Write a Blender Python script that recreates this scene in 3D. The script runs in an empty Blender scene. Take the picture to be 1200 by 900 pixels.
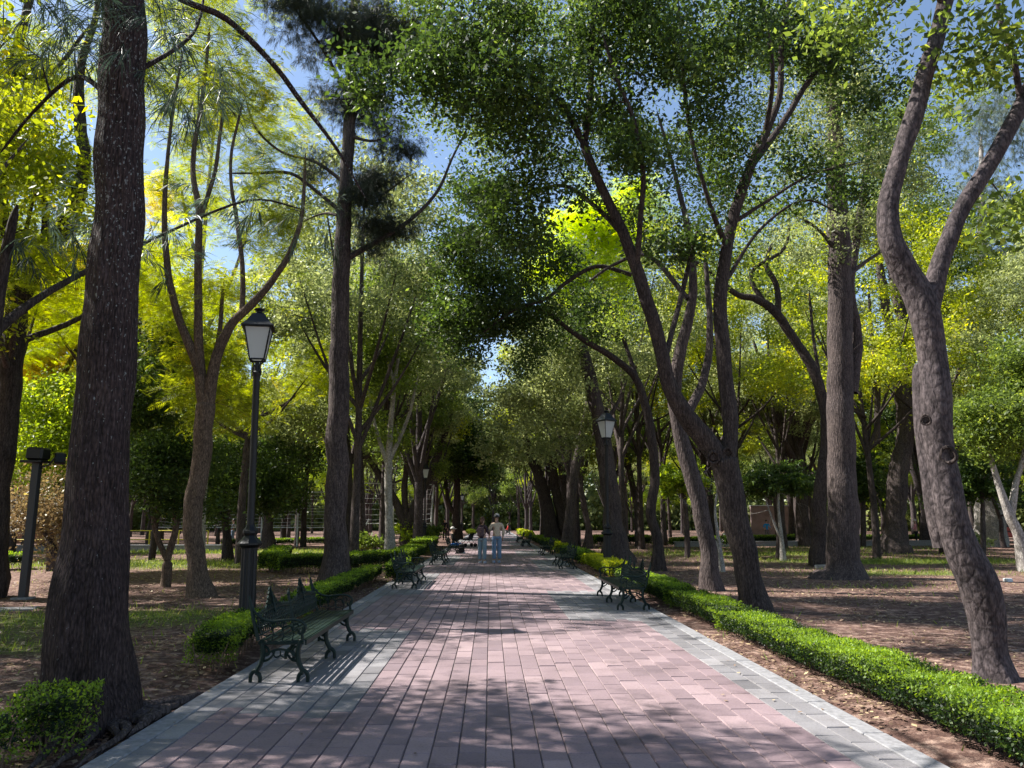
import bpy, math, random
import numpy as np
R = math.radians
rng = np.random.default_rng(7)
random.seed(7)
scene = bpy.context.scene
col = scene.collection

# ------------------------------------------------------------------ camera
CAM_H = 1.60; F = 870.0; PITCH = R(10.48); YAW = R(1.62)      # F in pixels of a 1200 px wide frame
cam_d = bpy.data.cameras.new("camera"); cam = bpy.data.objects.new("camera", cam_d); col.objects.link(cam)
cam.location = (0, 0, CAM_H); cam.rotation_euler = (R(90) + PITCH, 0, -YAW)
cam_d.sensor_width = 36; cam_d.lens = 36 * F / 1200; cam_d.clip_start = .05; cam_d.clip_end = 2000
scene.camera = cam
# ------------------------------------------------------------------ light
SUN_EL = R(48); SUN_AZ = R(-74)                                 # azimuth from +Y, towards -X (left of the path, a little ahead)
world = bpy.data.worlds.new("World"); scene.world = world; world.use_nodes = True
nt = world.node_tree; bg = nt.nodes["Background"]; sky = nt.nodes.new("ShaderNodeTexSky")
sky.sky_type = 'NISHITA'; sky.sun_disc = False; sky.sun_elevation = SUN_EL; sky.sun_rotation = SUN_AZ
sky.air_density = 1.0; sky.dust_density = .6; sky.ozone_density = 1.0
nt.links.new(sky.outputs[0], bg.inputs[0]); bg.inputs[1].default_value = .085
sd = bpy.data.lights.new("sun", 'SUN'); sun = bpy.data.objects.new("sun", sd); col.objects.link(sun)
sd.energy = 5.0; sd.angle = R(.53); sd.color = (1, .965, .91)
from mathutils import Vector, noise
sdir = Vector((math.sin(SUN_AZ) * math.cos(SUN_EL), math.cos(SUN_AZ) * math.cos(SUN_EL), math.sin(SUN_EL)))
sun.rotation_euler = sdir.to_track_quat('Z', 'Y').to_euler()
scene.view_settings.view_transform = 'Standard'; scene.view_settings.look = 'None'
scene.view_settings.exposure = 1.36; scene.view_settings.gamma = 1
scene.cycles.max_bounces = 6; scene.cycles.diffuse_bounces = 3; scene.cycles.transmission_bounces = 4
scene.cycles.sample_clamp_indirect = 4
scene.cycles.use_denoising = True

# ------------------------------------------------------------------ pixel -> world helpers (1200x900 frame)
sp, cp, sy, cy = math.sin(PITCH), math.cos(PITCH), math.sin(YAW), math.cos(YAW)
def ray(px, py):
    a, b = (px - 600) / F, -(py - 450) / F
    f = np.array([sy * cp, cy * cp, sp]); r = np.array([cy, -sy, 0]); u = np.array([-sy * sp, -cy * sp, cp])
    return f + a * r + b * u
def at(px, py, Y):
    d = ray(px, py); t = Y / d[1]
    return np.array([0, 0, CAM_H]) + d * t
def ground(px, py, z=0.):
    d = ray(px, py); t = (z - CAM_H) / d[2]
    return np.array([0, 0, CAM_H]) + d * t
def mpp(Y): return Y / F * 1.0                                   # metres per pixel at depth Y

# ------------------------------------------------------------------ object helpers
def tag(o, label=None, cat=None, group=None, kind=None):
    if label: o['label'] = label
    if cat: o['category'] = cat
    if group: o['group'] = group
    if kind: o['kind'] = kind
    return o
def empty(name, loc, rz=0):
    o = bpy.data.objects.new(name, None); col.objects.link(o); o.location = loc; o.rotation_euler = (0, 0, rz)
    o.empty_display_size = .2
    return o
def link(name, me, parent=None, world_space=False):
    o = bpy.data.objects.new(name, me); col.objects.link(o)
    if parent is not None:
        o.parent = parent
        if world_space: o.location = -Vector(parent.location)
    return o
def copy_tree(o, parent=None):
    c = o.copy(); col.objects.link(c)
    if parent is not None: c.parent = parent
    for ch in list(o.children): copy_tree(ch, c)
    return c

class MB:
    """collects polygons and links them as one mesh"""
    def __init__(s): s.v = []; s.f = []; s.n = 0
    def add(s, v, f):
        v = np.asarray(v, float); s.v.append(v)
        s.f.append([tuple(int(i) + s.n for i in q) for q in f]); s.n += len(v)
        return s
    def box(s, c, d, rz=0, bev=0, rx=0, ry=0):
        x, y, z = d[0] / 2, d[1] / 2, d[2] / 2; b = min(bev, x * .45, y * .45, z * .45)
        if b <= 0:
            v = [(sx * x, sy_ * y, sz * z) for sz in (-1, 1) for sx, sy_ in ((-1, -1), (1, -1), (1, 1), (-1, 1))]
            f = [(3, 2, 1, 0), (4, 5, 6, 7), (0, 1, 5, 4), (1, 2, 6, 5), (2, 3, 7, 6), (3, 0, 4, 7)]
        else:
            v = []; f = []
            for zz, k in ((-z, b), (-z + b, 0), (z - b, 0), (z, b)):
                X, Y_ = x - k, y - k; c_ = b if k == 0 else b * .6
                v += [(-X + c_, -Y_, zz), (X - c_, -Y_, zz), (X, -Y_ + c_, zz), (X, Y_ - c_, zz), (X - c_, Y_, zz), (-X + c_, Y_, zz), (-X, Y_ - c_, zz), (-X, -Y_ + c_, zz)]
            f.append(tuple(range(7, -1, -1))); f.append(tuple(range(24, 32)))
            for k in range(3):
                for i in range(8): f.append((k * 8 + i, k * 8 + (i + 1) % 8, k * 8 + 8 + (i + 1) % 8, k * 8 + 8 + i))
        v = np.array(v)
        if ry: v = v @ np.array([[math.cos(ry), 0, -math.sin(ry)], [0, 1, 0], [math.sin(ry), 0, math.cos(ry)]])
        if rx: v = v @ np.array([[1, 0, 0], [0, math.cos(rx), math.sin(rx)], [0, -math.sin(rx), math.cos(rx)]])
        if rz: v = v @ np.array([[math.cos(rz), math.sin(rz), 0], [-math.sin(rz), math.cos(rz), 0], [0, 0, 1]])
        return s.add(v + np.array(c), f)
    def tube(s, pts, rad, sides=8, flat=None, cap=True, seed=None, rough=0.):
        v, f = tube_arrays(pts, rad, sides, seed, rough)
        f = [tuple(q) for q in f]; n = len(pts)
        if cap: f.append(tuple(range(sides - 1, -1, -1))); f.append(tuple(range((n - 1) * sides, n * sides)))
        return s.add(v, f)
    def lathe(s, prof, c=(0, 0, 0), sides=16, lobes=0, amp=0):
        v = []
        for r, z in prof:
            for i in range(sides):
                a = 2 * math.pi * i / sides; k = 1 + (amp * math.cos(a * lobes) if lobes else 0)
                v.append((c[0] + r * k * math.cos(a), c[1] + r * k * math.sin(a), c[2] + z))
        f = [(k * sides + i, k * sides + (i + 1) % sides, (k + 1) * sides + (i + 1) % sides, (k + 1) * sides + i) for k in range(len(prof) - 1) for i in range(sides)]
        f.append(tuple(range(sides - 1, -1, -1))); f.append(tuple(range((len(prof) - 1) * sides, len(prof) * sides)))
        return s.add(v, f)
    def prism(s, poly, t, M=None):
        """poly: list of (a,b); extruded t along the third axis; M maps (a,b,c)->xyz"""
        n = len(poly); v = [(a, b, -t / 2) for a, b in poly] + [(a, b, t / 2) for a, b in poly]
        f = [tuple(range(n - 1, -1, -1)), tuple(range(n, 2 * n))] + [(i, (i + 1) % n, n + (i + 1) % n, n + i) for i in range(n)]
        v = np.array([M(*q) for q in v]) if M else np.array(v)
        return s.add(v, f)
    def build(s, name, mat, parent=None, smooth=True, angle=None):
        me = bpy.data.meshes.new(name)
        me.from_pydata(np.concatenate(s.v).tolist(), [], [q for fs in s.f for q in fs])
        me.validate(); me.update()
        if mat: me.materials.append(mat)
        if smooth:
            me.polygons.foreach_set('use_smooth', np.ones(len(me.polygons), bool))
            me.set_sharp_from_angle(angle=R(angle or 40))
        return link(name, me, parent)

def tube_arrays(pts, rad, sides=6, seed=None, rough=0., lobes=None):
    pts = np.asarray(pts, float); n = len(pts); rad = np.broadcast_to(np.asarray(rad, float), (n,))
    t = np.gradient(pts, axis=0); t /= np.linalg.norm(t, axis=1)[:, None] + 1e-9
    ref = np.array([0., 0, 1]) if abs(t[0][2]) < .8 else np.array([1., 0, 0])
    U = []; u = ref - t[0] * (ref @ t[0]); u /= np.linalg.norm(u)
    for i in range(n):
        u = u - t[i] * (u @ t[i]); u /= np.linalg.norm(u) + 1e-9; U.append(u)
    U = np.array(U); V = np.cross(t, U)
    a = np.arange(sides) * 2 * math.pi / sides
    rr = rad[:, None] * np.ones(sides)[None]
    if lobes is not None: rr = rr * lobes(np.arange(n), a)
    v = pts[:, None] + rr[..., None] * (np.cos(a)[None, :, None] * U[:, None] + np.sin(a)[None, :, None] * V[:, None])
    v = v.reshape(-1, 3)
    if rough:
        off = Vector((seed or 0, 3.1, 7.7))
        c = np.repeat(pts, sides, 0); d = v - c
        k = np.array([noise.noise(Vector((p[0] * 5, p[1] * 5, p[2] * 1.6)) + off) for p in v])
        v = c + d * (1 + rough * k[:, None])
    i = np.arange(n - 1)[:, None] * sides; j = np.arange(sides)[None]; j2 = (j + 1) % sides
    f = np.stack([i + j, i + j2, i + sides + j2, i + sides + j], -1).reshape(-1, 4)
    return v, f
def quads_mesh(name, v, f, mat, attr=None, smooth=False):
    me = bpy.data.meshes.new(name)
    v = np.ascontiguousarray(v, dtype=np.float32); f = np.ascontiguousarray(f, dtype=np.int32)
    me.vertices.add(len(v)); me.vertices.foreach_set('co', v.ravel())
    me.loops.add(f.size); me.loops.foreach_set('vertex_index', f.ravel())
    me.polygons.add(len(f)); me.polygons.foreach_set('loop_start', np.arange(0, f.size, 4, dtype=np.int32))
    me.polygons.foreach_set('use_smooth', np.full(len(f), bool(smooth)))
    if attr is not None:
        for k, a in attr.items():
            at_ = me.attributes.new(k, 'FLOAT', 'FACE'); at_.data.foreach_set('value', np.asarray(a, np.float32))
    me.update(calc_edges=True)
    if mat: me.materials.append(mat)
    return me
def catmull(p, k=5):
    p = np.asarray(p, float); out = []
    q = np.vstack([2 * p[0] - p[1], p, 2 * p[-1] - p[-2]])
    for i in range(1, len(q) - 2):
        for t in np.arange(k) / k:
            out.append(.5 * (2 * q[i] + (q[i + 1] - q[i - 1]) * t + (2 * q[i - 1] - 5 * q[i] + 4 * q[i + 1] - q[i + 2]) * t * t + (-q[i - 1] + 3 * q[i] - 3 * q[i + 1] + q[i + 2]) * t ** 3))
    out.append(p[-1]); return np.array(out)

# ------------------------------------------------------------------ materials
def mat(name):
    m = bpy.data.materials.new(name); m.use_nodes = True
    return m, m.node_tree, m.node_tree.nodes, m.node_tree.links, m.node_tree.nodes['Principled BSDF']
def N(nodes, kind, **kw):
    n = nodes.new('ShaderNode' + kind)
    for k, v in kw.items():
        if k.startswith('i_'): n.inputs[k[2:].replace('_', ' ')].default_value = v
        else: setattr(n, k, v)
    return n
def ramp(nodes, stops, interp='LINEAR'):
    r = nodes.new('ShaderNodeValToRGB'); cr = r.color_ramp; cr.interpolation = interp
    while len(cr.elements) < len(stops): cr.elements.new(.5)
    for e, (p, c) in zip(cr.elements, stops): e.position = p; e.color = (*c, 1)
    return r
def plain(name, c, rough=.6, metal=0, bump=0, scale=30, var=.15, spec=.5):
    m, t, n, l, b = mat(name)
    tc = N(n, 'TexCoord'); no = N(n, 'TexNoise'); no.inputs['Scale'].default_value = scale; no.inputs['Detail'].default_value = 4
    l.new(tc.outputs['Object'], no.inputs['Vector'])
    r = ramp(n, [(.3, tuple(x * (1 - var) for x in c)), (.7, tuple(min(1, x * (1 + var)) for x in c))]); l.new(no.outputs['Fac'], r.inputs[0])
    l.new(r.outputs[0], b.inputs['Base Color']); b.inputs['Roughness'].default_value = rough; b.inputs['Metallic'].default_value = metal
    b.inputs['Specular IOR Level'].default_value = spec
    if bump:
        bp = N(n, 'Bump'); bp.inputs['Strength'].default_value = bump; bp.inputs['Distance'].default_value = .01
        l.new(no.outputs['Fac'], bp.inputs['Height']); l.new(bp.outputs[0], b.inputs['Normal'])
    return m
def leaf_mat(name, dark, light, trans=.45, hue=.485, rough=.5, pop=None):
    """every leaf has its own tone (face attribute); leaves let part of the light through"""
    m, t, n, l, b = mat(name)
    at_ = N(n, 'Attribute', attribute_name='tone')
    st = [(0, dark), (.75, light)]
    if pop: st.append((1, pop))
    r = ramp(n, st); l.new(at_.outputs['Fac'], r.inputs[0])
    l.new(r.outputs[0], b.inputs['Base Color']); b.inputs['Roughness'].default_value = rough; b.inputs['Specular IOR Level'].default_value = .35
    tr = N(n, 'BsdfTranslucent'); hs = N(n, 'HueSaturation'); hs.inputs['Value'].default_value = 2.0; hs.inputs['Hue'].default_value = hue; hs.inputs['Saturation'].default_value = 1.1
    l.new(r.outputs[0], hs.inputs['Color']); l.new(hs.outputs[0], tr.inputs[0])
    mx = N(n, 'MixShader'); mx.inputs[0].default_value = trans
    l.new(b.outputs[0], mx.inputs[1]); l.new(tr.outputs[0], mx.inputs[2]); l.new(mx.outputs[0], n['Material Output'].inputs[0])
    return m
def bark_mat(name, dark, light, lichen=0, sx=14, sz=2.2, depth=.03, band=False):
    m, t, n, l, b = mat(name)
    tc = N(n, 'TexCoord'); mp = N(n, 'Mapping'); mp.inputs['Scale'].default_value = (sx, sx, sz); l.new(tc.outputs['Object'], mp.inputs[0])
    no = N(n, 'TexNoise'); no.inputs['Scale'].default_value = 1; no.inputs['Detail'].default_value = 8; no.inputs['Roughness'].default_value = .65; l.new(mp.outputs[0], no.inputs['Vector'])
    vo = N(n, 'TexVoronoi', feature='DISTANCE_TO_EDGE'); vo.inputs['Scale'].default_value = 1.6; l.new(mp.outputs[0], vo.inputs['Vector'])
    big = N(n, 'TexNoise'); big.inputs['Scale'].default_value = 1.3; big.inputs['Detail'].default_value = 3; l.new(tc.outputs['Object'], big.inputs['Vector'])
    ad = N(n, 'Math', operation='MULTIPLY_ADD'); ad.inputs[1].default_value = 1.0; l.new(vo.outputs['Distance'], ad.inputs[0]); l.new(no.outputs['Fac'], ad.inputs[2])
    r = ramp(n, [(.3, dark), (.78, light)]); l.new(ad.outputs[0], r.inputs[0])
    fi = N(n, 'TexNoise'); fi.inputs['Scale'].default_value = 1; fi.inputs['Detail'].default_value = 5; mpf = N(n, 'Mapping'); mpf.inputs['Scale'].default_value = (60, 60, 22); l.new(tc.outputs['Object'], mpf.inputs[0]); l.new(mpf.outputs[0], fi.inputs['Vector'])
    rf_ = ramp(n, [(.35, (.4, .4, .4)), (.62, (1.25, 1.25, 1.25))]); l.new(fi.outputs['Fac'], rf_.inputs[0]); mf = N(n, 'MixRGB', blend_type='MULTIPLY'); mf.inputs[0].default_value = .85; l.new(r.outputs[0], mf.inputs[1]); l.new(rf_.outputs[0], mf.inputs[2]); r = mf
    mx = N(n, 'MixRGB', blend_type='MULTIPLY'); mx.inputs[0].default_value = .7; l.new(r.outputs[0], mx.inputs[1])
    r2 = ramp(n, [(.3, (.55, .55, .58)), (.7, (1, .98, .95))]); l.new(big.outputs['Fac'], r2.inputs[0]); l.new(r2.outputs[0], mx.inputs[2])
    outc = mx.outputs[0]
    if lichen:
        li = N(n, 'TexNoise'); li.inputs['Scale'].default_value = 48; li.inputs['Detail'].default_value = 5
        mp2 = N(n, 'Mapping'); mp2.inputs['Scale'].default_value = (1, 1, .6); l.new(tc.outputs['Object'], mp2.inputs[0]); l.new(mp2.outputs[0], li.inputs['Vector'])
        sx_ = N(n, 'SeparateXYZ'); l.new(tc.outputs['Object'], sx_.inputs[0])
        mr = N(n, 'MapRange'); mr.inputs[1].default_value = 1.2; mr.inputs[2].default_value = 4.5; mr.inputs[3].default_value = 0; mr.inputs[4].default_value = .10; l.new(sx_.outputs[2], mr.inputs[0])
        a2 = N(n, 'Math', operation='ADD'); l.new(li.outputs['Fac'], a2.inputs[0]); l.new(mr.outputs[0], a2.inputs[1])
        r3 = ramp(n, [(.70, (0, 0, 0)), (.745, (1, 1, 1))]); l.new(a2.outputs[0], r3.inputs[0])
        m3 = N(n, 'MixRGB'); l.new(r3.outputs[0], m3.inputs[0]); l.new(outc, m3.inputs[1]); m3.inputs[2].default_value = (.27, .28, .27, 1); outc = m3.outputs[0]
    l.new(outc, b.inputs['Base Color']); b.inputs['Roughness'].default_value = .9; b.inputs['Specular IOR Level'].default_value = .2
    hsrc = ad.outputs[0]
    if band:
        mp4 = N(n, 'Mapping'); mp4.inputs['Scale'].default_value = (6, 6, 22); l.new(tc.outputs['Object'], mp4.inputs[0])
        n4 = N(n, 'TexNoise'); n4.inputs['Scale'].default_value = 1; n4.inputs['Detail'].default_value = 3; l.new(mp4.outputs[0], n4.inputs['Vector'])
        a4 = N(n, 'Math', operation='ADD'); l.new(hsrc, a4.inputs[0]); l.new(n4.outputs['Fac'], a4.inputs[1]); hsrc = a4.outputs[0]
    bp = N(n, 'Bump'); bp.inputs['Strength'].default_value = 1; bp.inputs['Distance'].default_value = depth; l.new(hsrc, bp.inputs['Height']); l.new(bp.outputs[0], b.inputs['Normal'])
    return m

M = {}
M['bark_big'] = bark_mat('furrowed dark bark', (.015, .010, .010), (.10, .07, .066), lichen=1, sx=26, sz=3.5, depth=.06)
M['bark_dark'] = bark_mat('dark bark', (.018, .013, .012), (.085, .065, .058))
M['bark_brown'] = bark_mat('brown bark', (.028, .021, .02), (.125, .097, .09))
M['bark_grey'] = bark_mat('grey bark', (.024, .019, .02), (.11, .088, .088), sx=8, sz=4.5, depth=.022)
M['bark_pale'] = bark_mat('pale bark', (.2, .18, .16), (.5, .46, .42), sx=10, sz=4, depth=.01)
M['bark_warm'] = bark_mat('warm brown bark', (.05, .034, .026), (.20, .14, .10), sx=18, sz=4, depth=.02)
M['leaf_dark'] = leaf_mat('dark glossy leaves', (.016, .032, .010), (.07, .12, .022), .4, pop=(.2, .28, .05), rough=.48)
M['leaf_mid'] = leaf_mat('green leaves', (.045, .075, .015), (.17, .235, .045), .5, pop=(.36, .40, .07))
M['leaf_lime'] = leaf_mat('lime green leaves', (.10, .16, .02), (.30, .38, .04), .5, hue=.49, pop=(.48, .5, .06))
M['leaf_yellow'] = leaf_mat('yellow autumn fronds', (.28, .24, .02), (.62, .50, .03), .5, hue=.505, pop=(.75, .5, .03))
M['leaf_ygreen'] = leaf_mat('yellow green fronds', (.10, .14, .015), (.34, .37, .04), .5, hue=.495, pop=(.6, .5, .05))
M['leaf_gold'] = leaf_mat('golden green fronds', (.14, .18, .02), (.38, .41, .03), .5, hue=.5, pop=(.62, .56, .04))
M['leaf_glow'] = leaf_mat('glowing lime fronds', (.22, .30, .02), (.52, .60, .03), .55, hue=.495, pop=(.62, .64, .05))
M['leaf_grey'] = leaf_mat('grey green foliage', (.08, .105, .04), (.27, .31, .12), .45, pop=(.46, .48, .22))
M['needle'] = leaf_mat('blue green needles', (.02, .035, .022), (.075, .11, .075), .25)
M['needle_dark'] = leaf_mat('dark needles', (.012, .018, .010), (.045, .055, .03), .2)
M['needle_grey'] = leaf_mat('grey casuarina needles', (.05, .07, .05), (.15, .19, .13), .3)
M['dry'] = leaf_mat('dry brownish leaves', (.10, .07, .035), (.26, .20, .09), .3, pop=(.4, .34, .1))
M['hedge'] = leaf_mat('clipped hedge leaves', (.010, .026, .006), (.20, .31, .035), .45, pop=(.34, .46, .05))  # dark end carries the shade painted on the hedge sides
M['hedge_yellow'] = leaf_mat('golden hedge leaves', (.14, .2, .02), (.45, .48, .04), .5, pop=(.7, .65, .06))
M['twig'] = plain('hedge twigs', (.10, .065, .045), .9)
M['iron'] = plain('dark green painted cast iron', (.006, .017, .014), .42, bump=.3, scale=60, var=.35, spec=.25)
M['black'] = plain('black painted metal', (.007, .007, .009), .45, bump=.2, scale=40, var=.3, spec=.35)
M['darkmetal'] = plain('dark grey metal', (.022, .023, .027), .5, var=.2)
M['white_paint'] = plain('white painted steel', (.62, .62, .60), .5, var=.15, scale=6)
M['concrete'] = plain('pale concrete', (.22, .215, .22), .85, bump=.5, scale=18, var=.25)
M['conc_dark'] = plain('grey concrete', (.22, .21, .21), .9, bump=.5, scale=10, var=.3)
M['brick_wall'] = plain('reddish plaster', (.30, .14, .10), .9, scale=3, var=.2)
M['pink_wall'] = plain('brown grey plaster', (.20, .14, .13), .9, scale=2, var=.2)
M['yellow_paint'] = plain('yellow painted steel', (.65, .55, .03), .5)
M['red_paint'] = plain('red painted metal', (.42, .05, .03), .45)
def cloth(n, c): return plain(n, c, .85, bump=.4, scale=45, var=.25, spec=.2)
M['skin'] = plain('skin', (.42, .25, .18), .55, var=.08)
M['hair'] = plain('dark brown hair', (.09, .035, .02), .5, scale=80, var=.3)
M['hair_black'] = plain('black hair', (.012, .010, .010), .5, scale=80)
M['denim'] = cloth('pale blue denim', (.16, .24, .36)); M['denim2'] = cloth('washed grey blue denim', (.2, .27, .33))
M['blue_jean'] = cloth('bright blue trousers', (.03, .13, .40)); M['beige'] = cloth('beige fleece', (.58, .47, .36))
M['plum'] = cloth('dark plum top', (.055, .035, .045)); M['bag_pink'] = cloth('dusty pink backpack', (.11, .07, .08))
M['blackcloth'] = cloth('black cloth', (.012, .012, .014)); M['red_cloth'] = cloth('red cloth', (.45, .03, .03))
M['cap'] = cloth('pale cap', (.55, .5, .48)); M['shoe'] = plain('shoes', (.5, .5, .55), .5); M['shoe2'] = plain('pale blue shoes', (.3, .38, .6), .5)
M['blue_cloth'] = cloth('bright blue shirt', (.02, .25, .60)); M['pinkshirt'] = cloth('pink shirt', (.65, .25, .32)); M['grey_cloth'] = cloth('grey cloth', (.12, .12, .14))
# milky glass of the lanterns
m, t, n, l, b = mat('milky lantern glass'); b.inputs['Base Color'].default_value = (.78, .8, .8, 1); b.inputs['Roughness'].default_value = .3
tr = N(n, 'BsdfTranslucent'); tr.inputs[0].default_value = (.75, .78, .76, 1); mx = N(n, 'MixShader'); mx.inputs[0].default_value = .5
l.new(b.outputs[0], mx.inputs[1]); l.new(tr.outputs[0], mx.inputs[2]); l.new(mx.outputs[0], n['Material Output'].inputs[0]); M['milk'] = m
# pavers: each stone has its own tone and kind
m, t, n, l, b = mat('paving stones')
k_ = N(n, 'Attribute', attribute_name='stone'); to = N(n, 'Attribute', attribute_name='tone')
tc = N(n, 'TexCoord')
rp = ramp(n, [(0, (.155, .112, .124)), (.5, (.235, .167, .178)), (1, (.325, .236, .243))]); rg = ramp(n, [(0, (.125, .118, .124)), (.5, (.20, .19, .197)), (1, (.28, .265, .27))])
l.new(to.outputs['Fac'], rp.inputs[0]); l.new(to.outputs['Fac'], rg.inputs[0])
mx = N(n, 'MixRGB'); l.new(k_.outputs['Fac'], mx.inputs[0]); l.new(rp.outputs[0], mx.inputs[1]); l.new(rg.outputs[0], mx.inputs[2])
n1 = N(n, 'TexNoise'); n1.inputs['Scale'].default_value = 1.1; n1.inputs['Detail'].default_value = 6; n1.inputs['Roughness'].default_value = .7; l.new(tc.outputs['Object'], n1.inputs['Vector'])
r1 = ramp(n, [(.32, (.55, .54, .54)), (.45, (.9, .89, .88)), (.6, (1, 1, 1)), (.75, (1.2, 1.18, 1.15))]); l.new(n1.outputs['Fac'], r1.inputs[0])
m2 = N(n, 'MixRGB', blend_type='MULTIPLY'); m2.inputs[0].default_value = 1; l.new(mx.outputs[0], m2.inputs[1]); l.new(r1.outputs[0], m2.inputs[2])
n2 = N(n, 'TexNoise'); n2.inputs['Scale'].default_value = 55; n2.inputs['Detail'].default_value = 5; l.new(tc.outputs['Object'], n2.inputs['Vector'])
r2 = ramp(n, [(.3, (.72, .72, .72)), (.5, (1, 1, 1)), (.68, (1.0, 1.0, 1.0)), (.76, (1.7, 1.65, 1.6))]); l.new(n2.outputs['Fac'], r2.inputs[0])
m3 = N(n, 'MixRGB', blend_type='MULTIPLY'); m3.inputs[0].default_value = .8; l.new(m2.outputs[0], m3.inputs[1]); l.new(r2.outputs[0], m3.inputs[2])
l.new(m3.outputs[0], b.inputs['Base Color']); b.inputs['Roughness'].default_value = .72
bp = N(n, 'Bump'); bp.inputs['Strength'].default_value = .5; bp.inputs['Distance'].default_value = .004; l.new(n2.outputs['Fac'], bp.inputs['Height']); l.new(bp.outputs[0], b.inputs['Normal'])
M['paver'] = m
# ground
m, t, n, l, b = mat('earth with litter and thin grass')
tc = N(n, 'TexCoord')
def nz(scale, detail=6, rough=.6, w=0):
    q = N(n, 'TexNoise'); q.inputs['Scale'].default_value = scale; q.inputs['Detail'].default_value = detail; q.inputs['Roughness'].default_value = rough
    if w:
        mp = N(n, 'Mapping'); mp.inputs['Location'].default_value = (w, w * 1.7, 0); l.new(tc.outputs['Object'], mp.inputs[0]); l.new(mp.outputs[0], q.inputs['Vector'])
    else: l.new(tc.outputs['Object'], q.inputs['Vector'])
    return q
a = nz(.5); c_ = nz(28, 8, .75); d = nz(6, 6, .7, 5); 
ra = ramp(n, [(.3, (.06, .034, .029)), (.5, (.145, .088, .074)), (.68, (.42, .30, .25))]); l.new(d.outputs['Fac'], ra.inputs[0])
rb = ramp(n, [(.33, (.45, .42, .4)), (.5, (.95, .93, .9)), (.62, (1.15, 1.1, 1)), (.7, (2.0, 1.75, 1.4))]); l.new(c_.outputs['Fac'], rb.inputs[0])
mm = N(n, 'MixRGB', blend_type='MULTIPLY'); mm.inputs[0].default_value = 1; l.new(ra.outputs[0], mm.inputs[1]); l.new(rb.outputs[0], mm.inputs[2])
gr = ramp(n, [(.3, (.045, .07, .015)), (.55, (.12, .16, .03)), (.75, (.26, .25, .07))]); l.new(c_.outputs['Fac'], gr.inputs[0])
ga = N(n, 'Attribute', attribute_name='grassy'); gs = N(n, 'Math', operation='MULTIPLY_ADD'); gs.inputs[1].default_value = .9
l.new(d.outputs['Fac'], gs.inputs[0]); l.new(ga.outputs['Fac'], gs.inputs[2])
gm = ramp(n, [(.86, (0, 0, 0)), (1.0, (1, 1, 1))]); 
sc_ = N(n, 'Math', operation='MULTIPLY'); sc_.inputs[1].default_value = .9; l.new(gs.outputs[0], sc_.inputs[0]); l.new(sc_.outputs[0], gm.inputs[0])
gm.color_ramp.elements[0].position = .62; gm.color_ramp.elements[1].position = .85
mg = N(n, 'MixRGB'); l.new(gm.outputs[0], mg.inputs[0]); l.new(mm.outputs[0], mg.inputs[1]); l.new(gr.outputs[0], mg.inputs[2])
l.new(mg.outputs[0], b.inputs['Base Color']); b.inputs['Roughness'].default_value = .95; b.inputs['Specular IOR Level'].default_value = .15
bp = N(n, 'Bump'); bp.inputs['Strength'].default_value = .9; bp.inputs['Distance'].default_value = .03; l.new(c_.outputs['Fac'], bp.inputs['Height']); l.new(bp.outputs[0], b.inputs['Normal'])
M['ground'] = m
M['litter'] = leaf_mat('fallen dry leaves', (.09, .055, .038), (.28, .19, .13), .15, pop=(.48, .38, .22))
M['grass'] = leaf_mat('short grass', (.05, .09, .015), (.22, .28, .05), .4, pop=(.42, .38, .12))
M['root'] = M['bark_brown']

# ------------------------------------------------------------------ ground
XL, XR = ground(93, 900)[0], ground(1113, 900)[0]               # outer edges of the kerbs
KW = .18
def grass_amount(x, y):
    """0..1, where thin grass grows among the bare earth"""
    def bl(cx, cy_, rx, ry): return np.exp(-(((x - cx) / rx) ** 2 + ((y - cy_) / ry) ** 2))
    g = .55 * bl(-6.5, 13.5, 3.2, 1.7) + .5 * bl(-9, 11, 3, 1.0) + .35 * bl(-6.5, 10.2, 3.0, .5) + .5 * bl(-12, 30, 10, 4) + .5 * bl(-14, 41, 12, 3) \
        + .5 * bl(13, 24, 4, 1.6) + .55 * bl(17, 31, 8, 2.5) + .4 * bl(12, 38, 9, 3) + .3 * bl(9.5, 19.3, 2.5, .8) + .25 * bl(20, 45, 10, 6)
    return np.clip(g, 0, .6)
gx = np.concatenate([np.linspace(-300, -42, 14), np.linspace(-40, 40, 161), np.linspace(42, 300, 14)])
gy = np.concatenate([np.linspace(-60, -6, 8), np.linspace(-5, 60, 131), np.linspace(63, 420, 20)])
X, Y = np.meshgrid(gx, gy); 
Z = np.array([[noise.noise(Vector((x * .35, y * .35, 0))) * .05 + noise.noise(Vector((x * 1.7, y * 1.7, 5))) * .02 for x in gx] for y in gy]) + .0
inside = np.clip(np.minimum(X - XL + .5, XR + .5 - X) / .6, 0, 1)
Z = Z * (1 - inside) - .035 - inside * .07
v = np.stack([X, Y, Z], -1).reshape(-1, 3); nx_ = len(gx); i = np.arange(len(gy) - 1)[:, None] * nx_ + np.arange(nx_ - 1)[None]
f = np.stack([i, i + 1, i + 1 + nx_, i + nx_], -1).reshape(-1, 4)
me = quads_mesh('ground', v, f, M['ground'], smooth=True)
a_ = me.attributes.new('grassy', 'FLOAT', 'POINT'); a_.data.foreach_set('value', grass_amount(v[:, 0], v[:, 1]).astype(np.float32))
tag(link('ground', me), kind='structure')
def ground_z(x, y): return -.035 + noise.noise(Vector((x * .35, y * .35, 0))) * .05 + noise.noise(Vector((x * 1.7, y * 1.7, 5))) * .02

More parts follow.
